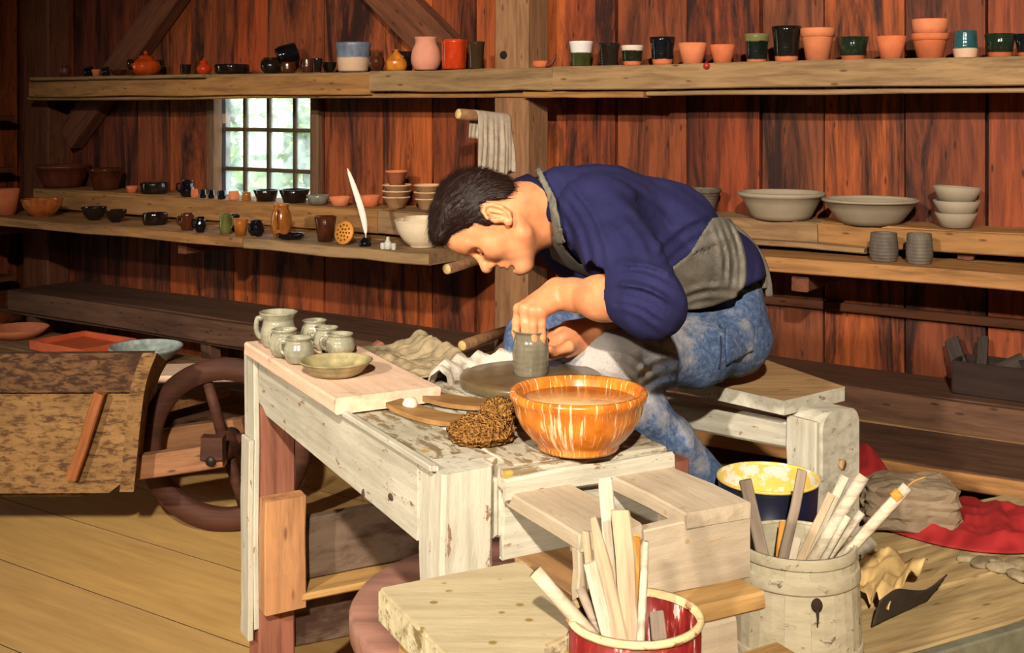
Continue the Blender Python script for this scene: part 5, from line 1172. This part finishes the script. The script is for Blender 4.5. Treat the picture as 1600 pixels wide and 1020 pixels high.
# key points -----------------------------------------------------
LT = np.array([.385, -.92, 0]); LT /= np.linalg.norm(LT)
C0, C1, C2, C3, C4 = pd(880, 315, 2.66), pd(940, 338, 2.68), pd(1015, 368, 2.74), pd(1090, 425, 2.82), pd(1106, 478, 2.86)
SHN, ELN, WRN = pd(932, 335, 2.46), pd(1018, 474, 2.20), pd(878, 459, 2.37)
SHF, ELF, WRF = pd(845, 330, 2.86), pd(985, 500, 2.68), pd(922, 522, 2.475)
HIPN, KNN, ANN = pd(1120, 528, 2.74), pd(938, 570, 2.48), pd(1112, 757, 2.62)
HIPF, KNF, ANF = pd(1085, 520, 2.98), pd(836, 530, 2.74), pd(772, 690, 2.62)
# head frame: f forward (face), u up (crown), l left (towards the camera)
hf = np.array([-.44, -.10, -.893]); hf /= np.linalg.norm(hf); hl = np.array([.06, -1, .085]); hl -= hf*(hl@hf); hl /= np.linalg.norm(hl); hu = np.cross(hf, hl); 
if hu[0] > 0: hu = -hu
HR = np.stack([hf, hl, hu], 1); HC_ = pd(766, 338, 2.58)
def hw(x, y, z): return HC_+HR@np.array([x*.9, y, z])*.97
# --- head and neck
hd_ = Field(HC_-np.array([.17, .15, .17]), HC_+np.array([.20, .15, .15]), .0023)
hd_.ell(hw(.000, 0, .028), (.079, .074, .086), HR, .01)
hd_.ell(hw(.030, 0, .012), (.064, .064, .075), HR, .02)
hd_.ell(hw(.032, 0, -.045), (.054, .056, .070), HR, .025)
for s in (-1, 1):
    hd_.cap(hw(-.016, s*.055, -.045), hw(.004, s*.050, -.078), .017, .016, .02); hd_.cap(hw(.004, s*.050, -.078), hw(.066, s*.014, -.112), .016, .016, .022)
    hd_.ell(hw(.062, s*.040, -.030), (.024, .022, .024), HR, .02)
    hd_.cap(hw(.084, s*.012, .012), hw(.074, s*.044, .012), .010, .009, .012)
hd_.ell(hw(.070, 0, -.106), (.022, .024, .018), HR, .02)
hd_.cap(hw(.072, 0, .040), hw(.066, 0, .075), .035, .03, .03)
for s in (-1, 1): hd_.ell(hw(.096, s*.031, -.010), (.016, .020, .013), HR, .012, -1)
for s in (-1, 1): hd_.ell(hw(.0725, s*.031, -.011), (.0150, .0165, .0135), HR, .004); hd_.cap(hw(.086, s*.020, -.015), hw(.080, s*.046, -.016), .0028, .0022, .004)
hd_.cap(hw(.084, 0, .004), hw(.113, 0, -.040), .0095, .0110, .010); hd_.ell(hw(.112, 0, -.043), (.013, .012, .0115), HR, .008)
for s in (-1, 1): hd_.ell(hw(.098, s*.013, -.047), (.013, .0085, .009), HR, .006); hd_.ell(hw(.103, s*.0065, -.0545), (.006, .0038, .004), HR, .003, -1)
hd_.ell(hw(.083, 0, -.072), (.016, .024, .016), HR, .012)
hd_.cap(hw(.091, -.016, -.0695), hw(.091, .016, -.0695), .0052, .0052, .006); hd_.cap(hw(.088, -.014, -.081), hw(.088, .014, -.081), .0062, .0062, .006)
hd_.cap(hw(.098, -.022, -.0755), hw(.098, .022, -.0755), .0026, .0026, .003, -1); hd_.cap(hw(.086, -.014, -.092), hw(.086, .014, -.092), .005, .005, .008, -1)
# ears
for s in (-1, 1):
    er = HR@np.array([[.94, .0, -.34], [0, 1, 0], [.34, 0, .94]]).T; er = er.copy()
    c = hw(-.012, s*.079, -.008)
    hd_.ell(c, (.019, .010, .033), er, .006); hd_.ell(c+HR@np.array([.002, s*.010, .004]), (.0115, .008, .021), er, .004, -1)
    for a0 in np.linspace(-.55, 1.25, 7)[:-1]:
        q0, q1 = [c+HR@np.array([-.0175*math.sin(a*math.pi)+.002-.006*math.cos(a*math.pi)*0, s*.008, .031*math.cos(a*math.pi)*1.0]) for a in (a0*.72+.05, (a0+.3)*.72+.05)]
        hd_.cap(q0, q1, .0042, .0042, .003)
    hd_.cap(c+HR@np.array([.001, s*.006, .016]), c+HR@np.array([-.006, s*.006, -.012]), .0035, .003, .003); hd_.ell(c+HR@np.array([.006, s*.004, -.028]), (.008, .006, .009), er, .005); hd_.ell(c+HR@np.array([.014, s*.003, -.004]), (.005, .005, .006), er, .004)
NK = pd(862, 322, 2.655)
hd_.cap(hw(-.040, 0, -.035), NK, .056, .062, .02); hd_.cap(hw(.012, 0, -.075), pd(852, 350, 2.63), .042, .05, .025)
hd_.disp(lambda P: .0006*nz(P, 60, 3))
headnet = hd_.net(1)
# --- arms and hands
ar = Field(np.minimum(WRN, ELN)-.14, np.maximum(np.maximum(WRN, ELN), ELF)+np.array([.06, .06, .08]), .0021)
fa = WRN+(ELN-WRN)*.45
ar.chain([ELN, fa, WRN+(ELN-WRN)*.12, WRN], [.046, .040, .029, .0265], .02)
wtop = WRN
mcp = [pd(811, 483, 2.342), pd(820, 483, 2.325), pd(833, 487, 2.315), pd(846, 488, 2.318)]
wst = [pd(868, 452, 2.372), pd(869, 455, 2.362), pd(871, 461, 2.355), pd(873, 467, 2.356)]
for i in range(4): ar.cap(wst[i], mcp[i], .0195, .0125 if i else .0115, .012)
ar.cap(WRN, wst[1], .026, .021, .015); ar.cap(pd(862, 466, 2.37), pd(840, 482, 2.345), .016, .012, .012)
fin = [[pd(807, 503, 2.345), pd(806, 520, 2.348), pd(809, 537, 2.350)], [pd(820, 505, 2.318), pd(822, 528, 2.322), pd(822, 546, 2.328)],
       [pd(833, 507, 2.312), pd(834, 531, 2.317), pd(833, 550, 2.323)], [pd(846, 506, 2.318), pd(847, 527, 2.322), pd(846, 543, 2.328)]]
for i in range(4):
    r = (.0088, .0094, .0092, .0086)[i]; ar.cap(mcp[i], fin[i][0], r*1.12, r, .004); ar.cap(fin[i][0], fin[i][1], r, r*.92, .003); ar.cap(fin[i][1], fin[i][2], r*.92, r*.80, .003)
    ar.ell(mcp[i]+np.array([-.001, -.004, .004]), (.0085, .0085, .0075), None, .006)
ar.cap(pd(858, 472, 2.385), pd(838, 494, 2.385), .014, .0115, .008); ar.cap(pd(838, 494, 2.385), pd(833, 520, 2.368), .0112, .0095, .004); ar.cap(pd(833, 520, 2.368), pd(832, 538, 2.358), .0095, .008, .004)
ar.chain([ELF, WRF+(ELF-WRF)*.45, WRF], [.042, .038, .0265], .02)
fm = [pd(886, 511, 2.440), pd(884, 524, 2.425), pd(884, 537, 2.415), pd(886, 549, 2.412)]
for i in range(4): ar.cap(WRF+np.array([0, 0, .012-.008*i]), fm[i], .022, .0135, .012)
ff = [[pd(862, 520, 2.430), pd(840, 528, 2.395), pd(822, 532, 2.384)], [pd(862, 533, 2.412), pd(842, 540, 2.390), pd(822, 544, 2.386)], [pd(862, 545, 2.400), pd(842, 551, 2.388), pd(824, 555, 2.386)], [pd(866, 555, 2.395), pd(850, 559, 2.383), pd(838, 562, 2.384)]]
for i in range(4):
    r = (.0094, .0098, .0094, .0084)[i]; ar.cap(fm[i], ff[i][0], r*1.15, r, .004); ar.cap(ff[i][0], ff[i][1], r, r*.92, .003); ar.cap(ff[i][1], ff[i][2], r*.92, r*.8, .003)
ar.cap(WRF+np.array([-.015, -.012, -.004]), pd(888, 541, 2.392), .016, .012, .008); ar.cap(pd(888, 541, 2.392), pd(866, 549, 2.368), .0115, .0098, .004); ar.cap(pd(866, 549, 2.368), pd(858, 545, 2.352), .0098, .0085, .004)
ar.disp(lambda P: .0005*nz(P, 70, 5))
armnet = ar.net(1)
# --- hidden trunk and limbs under the clothes, coarser
bo = Field((-.25, 2.05, .35), (.85, 3.2, 1.32), .012)
for s in (-.055, .055): bo.chain([c+LT*s for c in (C1, C2, C3, C4)], [.085, .085, .080, .088], .04)
bo.chain([NK, C0, C1], [.055, .06, .07], .03); bo.chain([SHN, ELN], [.045, .040], .02); bo.chain([C1, SHN], [.06, .05], .03); bo.chain([C1, SHF, ELF], [.06, .05, .036], .02)
bo.chain([HIPN, KNN], [.070, .045], .03); bo.chain([KNN, ANN], [.042, .030], .02); bo.chain([HIPF, KNF, ANF], [.070, .046, .030], .02); bo.chain([HIPN, C4, HIPF], [.07]*3, .03)
bonet = bo.net(1)
def skinmat():
    m, nt, b = nmat('skin'); n = noise(nt, coords(nt, (1, 1, 1), False), 14, 5, .6); n2 = noise(nt, coords(nt, (1, 1, 1), False), 220, 3, .6)
    c = ramp(nt, n, [(.3, rgba((200, 122, 80))), (.6, rgba((222, 150, 104))), (.8, rgba((230, 164, 118)))]); nt.links.new(c, b.inputs['Base Color']); b.inputs['Roughness'].default_value = .45
    b.inputs['Subsurface Weight'].default_value = .12; b.inputs['Subsurface Radius'].default_value = (.012, .004, .002); b.inputs['Specular IOR Level'].default_value = .35; bump(nt, b, n2, .12, .002); return m
M_skin = skinmat()
base = Vector((.50, 2.80, .70))
person = netobj('person', [headnet, armnet, bonet], M_skin, None, base)
tag(person, 'person bent over the wheel in navy sweater, grey apron and faded jeans, shaping wet pot', 'person')
bl = A3(base)
# --- hair
hr = Field(HC_-np.array([.17, .14, .15]), HC_+np.array([.16, .14, .16]), .0026)
hr.ell(hw(.000, 0, .034), (.087, .082, .092), HR, .01); hr.ell(hw(.050, 0, .086), (.044, .058, .032), HR, .025); hr.ell(hw(.094, .004, .080), (.022, .046, .019), HR, .02); hr.ell(hw(-.040, 0, .0), (.048, .064, .040), HR, .03)
def hairregion(P):
    q = (P-HC_)@HR/.97; x, y, z = q[..., 0]/.9, np.abs(q[..., 1]), q[..., 2]
    # hairline in profile (x forward, z up): forehead, temple, sideburn, over the ear, nape
    line = [(.13, .070), (.088, .060), (.066, .052), (.050, .036), (.040, .030), (.030, .028), (.024, -.006), (.010, -.010), (.006, .022), (-.012, .036), (-.032, .026), (-.042, .006), (-.060, -.012), (-.085, -.020), (-.16, -.022), (-.16, .20), (.13, .20)]
    return poly_sd(line, x, z)
hr.cut(lambda P: hairregion(P)*.9)
def hairdisp(P):
    q = (P-HC_)@HR; st_ = np.stack([q[:, 0]*40+q[:, 2]*26, q[:, 1]*150, q[:, 2]*110-q[:, 0]*50], 1); return .0016*nz(st_, 1.6, 8)+.0016*nz(st_, 3.6, 9)
hr.disp(hairdisp)
def hairmat():
    m, nt, b = nmat('dark_hair'); n = noise(nt, coords(nt, (260, 700, 260), False), 1.0, 4, .6); c = ramp(nt, n, [(.35, rgba((22, 11, 8))), (.6, rgba((48, 28, 20))), (.8, rgba((90, 58, 42)))])
    nt.links.new(c, b.inputs['Base Color']); b.inputs['Roughness'].default_value = .5; b.inputs['Specular IOR Level'].default_value = .3; bump(nt, b, n, .3, .003); return m
hnet = hr.net(1); M_hair = hairmat(); hair = netobj('hair', [hnet], M_hair, person, bl); hair['label'] = 'short dark brown hair'
hv, hq = hnet; rs_ = np.random.RandomState(3)
fn_ = np.cross(hv[hq[:, 2]]-hv[hq[:, 0]], hv[hq[:, 3]]-hv[hq[:, 1]]); fn_ /= np.maximum(np.linalg.norm(fn_, axis=1), 1e-9)[:, None]; fc = hv[hq].mean(1)
pick = rs_.choice(len(hq), 7000); vs = []; fs = []
loc_ = (fc-HC_)@HR
for i_ in pick:
    n_, p = fn_[i_], fc[i_].copy(); lx, ly, lz = loc_[i_]
    if (p-HC_)@n_ < .02: continue
    d_ = -hf*.75-hu*(.25+.9*(lz < .03))+hl*np.sign(ly)*.35*(abs(ly) > .02)+hf*(1.3*(lz > .085 and lx > .02)) + rs_.normal(size=3)*.22
    L_ = rs_.uniform(.012, .026); k0 = len(vs); wv = None
    for j_ in range(4):
        f_ = j_/3; t_ = d_-n_*(d_@n_); t_ /= np.linalg.norm(t_); wv = np.cross(t_, n_)*.00055*(1-f_*.85)
        q_ = p+n_*(.0008+.0034*math.sin(f_*2.2)); vs.append(Vector(q_-wv)-base); vs.append(Vector(q_+wv)-base); p = p+t_*L_/3-n_*(L_*L_/9)*3.2
    for j_ in range(3): a_ = k0+j_*2; fs.append((a_, a_+1, a_+3, a_+2))
o = mesh('hair_strands', vs, fs, M_hair, hair, smooth=True); o['kind'] = 'stuff'
# eyebrow, closed lashes, lips
M_brow = plain('brow_hair', (48, 28, 20), .7); M_lip = plain('lips', (190, 96, 78), .5)
def face_tube(name, pts, rad, mat, lab=None):
    o = tube(name, [Vector(hw(*p))-base for p in smooth_pts(pts, 3)], rad, mat, person, 6)
    if lab: o['label'] = lab
    return o
for s in (-1, 1):
    n_ = len(smooth_pts([0, 0, 0, 0], 3)) if False else 10
    face_tube('eyebrow', [(.0905, s*.012, .013), (.0905, s*.024, .018), (.083, s*.038, .018), (.073, s*.050, .010)], [.0022, .003, .0034, .0036, .0036, .0034, .003, .0026, .002, .0012], M_brow)
    face_tube('eyelashes', [(.0890, s*.020, -.0185), (.0900, s*.031, -.0205), (.0830, s*.045, -.0180)], [.0008, .0012, .0014, .0015, .0014, .0012, .0008], M_brow)
# --- sweater
sw = Field((-.12, 2.05, .80), (.80, 3.12, 1.36), .0048)
tr = [C1, C2, C3, C3+(C4-C3)*.40]; rr_ = [.104, .112, .108, .106]
for s in (-.078, 0, .078): sw.chain([c+LT*s for c in tr], [r*(.92 if s else 1) for r in rr_], .05)
sw.chain([C0+np.array([.0, 0, -.004]), C1], [.080, .098], .04); sw.chain([C1+LT*.05, SHN], [.085, .076], .05); sw.chain([C1-LT*.05, SHF], [.085, .076], .05)
em = SHN+(ELN-SHN)*.55; cuff = ELN+(WRN-ELN)*.24
sw.chain([SHN, em, ELN], [.076, .069, .062], .025); sw.cap(ELN+np.array([0, 0, -.006]), cuff, .060, .0475, .02); sw.chain([SHF, SHF+(ELF-SHF)*.8], [.072, .058], .03); sw.cap(SHF+(ELF-SHF)*.8, ELF+(WRF-ELF)*.15, .056, .05, .02)
neckax = (pd(800, 338, 2.62)-pd(862, 322, 2.655)); neckax /= np.linalg.norm(neckax); nkc = pd(838, 326, 2.645)
nax = pd(800, 345, 2.62)-pd(850, 322, 2.65); nax /= np.linalg.norm(nax)
sw.op(lambda P: np.maximum(-((P-pd(839, 326, 2.645))@nax), np.linalg.norm(P-pd(815, 335, 2.63), axis=-1)-.14), pd(815, 335, 2.63)-.15, pd(815, 335, 2.63)+.15, .004, -1)
farm = (WRN-ELN)/np.linalg.norm(WRN-ELN); sw.op(lambda P: np.maximum(-((P-(ELN+(WRN-ELN)*.30))@farm), np.linalg.norm(P-(ELN+(WRN-ELN)*.55), axis=-1)-.072), ELN-.15, WRN+.1, .004, -1)
farf = (WRF-ELF)/np.linalg.norm(WRF-ELF); sw.op(lambda P: np.maximum(-((P-(ELF+(WRF-ELF)*.3))@farf), np.linalg.norm(P-(ELF+(WRF-ELF)*.5), axis=-1)-.10), ELF-.15, WRF+.1, .004, -1)
hem = [(1058, 486), (1120, 468), (1165, 446), (1200, 432), (1280, 440), (1280, 640), (1058, 640)]
def hemfn(P):
    X, Y = px_of(P); return poly_sd(hem, X, Y)*P[..., 1]/F
sw.op(hemfn, pd(1058, 640, 2.5)-.05, pd(1280, 430, 3.1)+.05, .004, -1)
def swd(P):
    d = .0034*nz(P, 15, 2)+.0022*nz(P, 36, 6)
    for (a, b, amp, w, n, sp) in ((pd(862, 290, 2.5), pd(925, 430, 2.45), .009, .007, 4, .024), (pd(960, 345, 2.4), pd(1000, 420, 2.35), .006, .008, 2, .034), (pd(955, 290, 2.5), pd(1050, 400, 2.6), .007, .010, 2, .036),
                              (pd(955, 428, 2.2), pd(1050, 452, 2.18), .011, .007, 3, .024), (pd(962, 462, 2.2), pd(1045, 498, 2.15), .010, .006, 4, .019), (pd(1030, 415, 2.6), pd(1125, 352, 2.65), .009, .009, 3, .028), (pd(1000, 285, 2.7), pd(1120, 345, 2.7), .005, .012, 2, .04)):
        d = d+fold(P, a, b, amp, w, n, sp)
    return d
sw.disp(swd)
def fabric(name, col, col2, sc=500, rough=.9, var=.25, nsc=8, lo=.45, hi=.62):
    m, nt, b = nmat(name); n = noise(nt, coords(nt, (1, 1, 1), False), nsc, 6, .65); w = noise(nt, coords(nt, (1, 1, 1), False), sc, 2, .5)
    c = ramp(nt, n, [(lo, rgba(col)), (hi, rgba(col2))]); c = mix(nt, .5, c, ramp(nt, w, [(.35, (.6,)*3), (.65, (1.15,)*3)]), 'MULTIPLY'); nt.links.new(c, b.inputs['Base Color']); b.inputs['Roughness'].default_value = rough
    b.inputs['Specular IOR Level'].default_value = .15; bump(nt, b, w, .35, .003); return m
M_navy_k = fabric('navy_knit', (34, 33, 68), (44, 42, 82), lo=.35, hi=.7)
sweater = netobj('sweater', [sw.net(1)], M_navy_k, person, bl); sweater['label'] = 'navy blue sweater with sleeves pushed up'
# collar
t1 = nax; e_a = np.cross(t1, [0, 1, 0]); e_a /= np.linalg.norm(e_a); e_b = np.cross(t1, e_a)
M_collar = fabric('dark_collar', (24, 22, 50), (30, 28, 60))
vs = []; fs = []
for i in range(40):
    a = 2*math.pi*i/40
    for (r, h) in ((.068, -.030), (.079, -.020), (.0800, .008), (.076, .022), (.070, .024), (.066, .010)):
        p = pd(834, 330, 2.640)+e_a*math.cos(a)*r*1.02+e_b*math.sin(a)*r*.97+t1*(h+.004*math.sin(3*a)); vs.append(Vector(p)-base)
for i in range(40):
    for k in range(6): a = i*6+k; b_ = i*6+(k+1) % 6; c = ((i+1) % 40)*6; fs.append((a, b_, c+(k+1) % 6, c+k))
o = mesh('collar', vs, fs, M_collar, person, smooth=True); o['label'] = 'dark navy shirt collar'
# --- jeans
je = Field((-.12, 2.28, .36), (.80, 3.25, 1.02), .0050)
for s in (-.085, 0, .085): je.cap(C4+LT*s+np.array([-.005, 0, .02]), C4+LT*s+np.array([.012, 0, -.06]), .088, .088, .04)
je.cap(C4, C3+(C4-C3)*.45, .100, .100, .03); je.chain([HIPN, pd(1085, 546, 2.67), pd(1010, 556, 2.575), KNN], [.088, .078, .070, .063], .03); je.cap(KNN, pd(915, 578, 2.465), .062, .050, .03)
je.chain([KNN+np.array([.008, .01, -.012]), pd(1000, 640, 2.53), pd(1050, 690, 2.57), ANN], [.058, .052, .047, .043], .025)
je.chain([HIPF, pd(960, 520, 2.86), KNF], [.095, .080, .066], .03); je.chain([KNF, pd(800, 610, 2.68), ANF], [.062, .050, .045], .025)
je.cut(lambda P: np.maximum(ANN[2]+.0-P[..., 2], -1) if False else np.maximum(-(P[..., 2]-.50), -1))
def jed(P):
    d = .0028*nz(P, 15, 12)+.0016*nz(P, 34, 16)
    for (a, b, amp, w, n, sp) in ((pd(940, 560, 2.42), pd(1010, 600, 2.48), .007, .006, 3, .022), (pd(1000, 600, 2.5), pd(1060, 575, 2.55), .008, .007, 3, .026), (pd(1090, 520, 2.6), pd(1150, 585, 2.65), .008, .007, 3, .03), (pd(990, 530, 2.48), pd(1090, 560, 2.58), .005, .009, 3, .03), (pd(1090, 470, 2.7), pd(1180, 465, 2.72), .006, .006, 2, .025), (pd(1000, 625, 2.48), pd(1085, 735, 2.56), .004, .008, 2, .03)):
        d = d+fold(P, a, b, amp, w, n, sp)
    return d
je.disp(jed)
def denim():
    m, nt, b = nmat('faded_denim'); v = coords(nt, (1, 1, 1), False); n = noise(nt, v, 9, 7, .7); w = noise(nt, v, 420, 2, .5); n2 = noise(nt, v, 85, 6, .75)
    c = ramp(nt, n2, [(.30, rgba((44, 58, 92))), (.52, rgba((80, 98, 130))), (.72, rgba((122, 132, 148)))])
    kn = Vector(pd(965, 535, 2.45))-base; sb = node(nt, 'ShaderNodeVectorMath', operation='DISTANCE'); nt.links.new(v, sb.inputs[0]); sb.inputs[1].default_value = kn
    mr = node(nt, 'ShaderNodeMapRange'); nt.links.new(sb.outputs['Value'], mr.inputs[0]); mr.inputs[1].default_value = .03; mr.inputs[2].default_value = .27; mr.inputs[3].default_value = .22; mr.inputs[4].default_value = 0
    ad = node(nt, 'ShaderNodeMath', operation='ADD'); nt.links.new(n, ad.inputs[0]); nt.links.new(mr.outputs[0], ad.inputs[1])
    c = mix(nt, ramp(nt, ad.outputs[0], [(.52, (0, 0, 0)), (.74, (.9,)*3)]), c, rgba((176, 166, 156)))       # dried clay smeared over the knee
    c = mix(nt, .4, c, ramp(nt, w, [(.35, (.6,)*3), (.65, (1.15,)*3)]), 'MULTIPLY'); nt.links.new(c, b.inputs['Base Color']); b.inputs['Roughness'].default_value = .9; b.inputs['Specular IOR Level'].default_value = .15; bump(nt, b, w, .3, .003); return m
M_jeans = denim()
jeans = netobj('jeans', [je.net(1)], M_jeans, person, bl); jeans['label'] = 'faded clay-smeared blue jeans'
# --- patches laid on the clothes: apron, straps, pocket
un = Field((-.12, 2.05, .60), (.80, 3.12, 1.36), .0056)
un.f = np.minimum(sw.sample(un.pts((slice(None),)*3)), 1).astype(np.float32)
P_ = un.pts((slice(None),)*3); jf = je.sample(P_); okz = (P_[..., 2] < je.lo[2]+je.h*(je.n[2]-2)) & (P_[..., 1] > je.lo[1]+.01)
swi = (P_[..., 2] > sw.lo[2]+.01); sfv = np.where(swi, un.f, .5); jfv = np.where(okz, jf, .5)
k = .03; h_ = np.clip(.5+.5*(jfv-sfv)/k, 0, 1); un0 = (jfv+(sfv-jfv)*h_-k*h_*(1-h_)).astype(np.float32)
def patch(name, poly, th, mat, near=None, lab=None, disp=None, par=None, grow=.004, src=None):
    g = Field(un.lo, un.lo+un.h*(un.n-1), un.h); g.f = un0.copy() if src is None else src.copy()
    X, Y = px_of(P_[:g.n[0], :g.n[1], :g.n[2]]); s2 = poly_sd(poly, X, Y)*P_[..., 1]/F
    sh = np.abs(g.f-grow)-th/2; g.f = np.maximum(sh, s2).astype(np.float32)
    if near is not None: g.f = np.maximum(g.f, near(P_)).astype(np.float32)
    if disp: g.disp(disp)
    o = netobj(name, [largest(*g.net(2))], mat, par or person, bl)
    if lab: o['label'] = lab
    return o
M_apron = fabric('grey_apron', (92, 86, 78), (124, 116, 104), 380, .9, nsc=9, lo=.38, hi=.64)
def apd(P):
    d = .0022*nz(P, 18, 31)
    for (a, b, amp, w, n, sp) in ((pd(1126, 345, 2.7), pd(1140, 460, 2.7), .012, .0055, 4, .016), (pd(1050, 476, 2.7), pd(1155, 458, 2.7), .010, .006, 2, .02)): d = d+fold(P, a, b, amp, w, n, sp)
    return d
midpl = lambda P: (P-C2)@(-LT)-.02
apron = patch('apron', [(1020, 440), (1075, 398), (1112, 338), (1140, 340), (1156, 372), (1166, 410), (1165, 440), (1152, 464), (1112, 480), (1060, 487), (1010, 490)], .012, M_apron, lambda P: (P-C3)@(-LT)-.02, 'grey cotton apron wrapped round the waist', apd, grow=.008)
sleeve_free = Field(un.lo, un.lo+un.h*(un.n-1), un.h)
tr2 = [C1, C2, C3]
for s in (-.078, 0, .078): sleeve_free.chain([c+LT*s for c in tr2], [.104*(.92 if s else 1), .112*(.92 if s else 1), .108*(.92 if s else 1)], .05)
sleeve_free.chain([C0+np.array([.0, 0, -.004]), C1], [.080, .098], .04); sleeve_free.chain([C1+LT*.05, SHN], [.085, .076], .05); sleeve_free.chain([C1-LT*.05, SHF], [.085, .076], .05)
bib = patch('bib', [(852, 372), (866, 366), (905, 410), (968, 452), (985, 475), (930, 470), (890, 445), (862, 405)], .014, M_apron, None, 'apron bib hanging below the chest', lambda P: .003*nz(P, 20, 7), apron, grow=.012, src=sleeve_free.f)
strap = patch('neck_strap', [(832, 258), (845, 260), (868, 308), (884, 380), (868, 386), (857, 318)], .010, M_apron, None, 'grey apron strap round the neck', None, apron, grow=.012)
pocket = patch('back_pocket', [(1132, 512), (1160, 492), (1180, 508), (1178, 548), (1134, 572)], .012, M_jeans, lambda P: (P-C4)@(-LT)-.0, 'denim back pocket', None, jeans, grow=.004)
M_seam = plain('seam_thread', (38, 44, 66), .9)
def on_surf(px, py, d0, fld, off=.002):
    """march from the camera onto a cloth surface"""
    d = d0-.25
    for _ in range(90):
        p = pd(px, py, d); v = float(fld.sample(p[None])[0])
        if v < .0012: break
        d += max(.0012, min(v, .02)*.8)
    return Vector(pd(px, py, d-off))-base
for pts in ([(1124, 508), (1127, 545), (1124, 576)],):
    P2 = smooth_pts([on_surf(x, y, 2.7, je) for x, y in pts], 5); tube('seam', P2, .0018, M_seam, jeans, 6)
tube('apron_string', smooth_pts([on_surf(1132, 346, 2.7, sw, .012), Vector(pd(1165, 372, 2.74))-base, Vector(pd(1188, 402, 2.76))-base, Vector(pd(1199, 435, 2.78))-base, Vector(pd(1202, 463, 2.78))-base], 5), .009, M_apron, apron, 8, flat=.35, up=(0, -1, 0))
tube('apron_string', smooth_pts([Vector(pd(1180, 390, 2.76))-base, Vector(pd(1192, 425, 2.77))-base, Vector(pd(1194, 450, 2.77))-base], 4), .007, M_apron, apron, 8, flat=.35, up=(0, -1, 0))
# shoes
M_shoe = plain('work_shoe', (58, 44, 36), .6, .3, 20, .2)
for (an, dr) in ((ANN, np.array([-.75, -.55, 0])), (ANF, np.array([-.8, -.5, 0]))):
    g = Field(an-np.array([.25, .25, .2]), an+np.array([.2, .2, .1]), .008); z0_ = an[2]-.10
    heel = np.array([an[0], an[1], z0_+.045])-dr*.05; toe = np.array([an[0], an[1], z0_+.032])+dr*.19
    g.cap(an+np.array([0, 0, -.02]), heel+np.array([0, 0, .01]), .042, .042, .03); g.cap(heel, toe, .042, .034, .03); g.cut(lambda P: z0_-P[..., 2])
    netobj('shoe', [g.net(1)], M_shoe, person, bl)
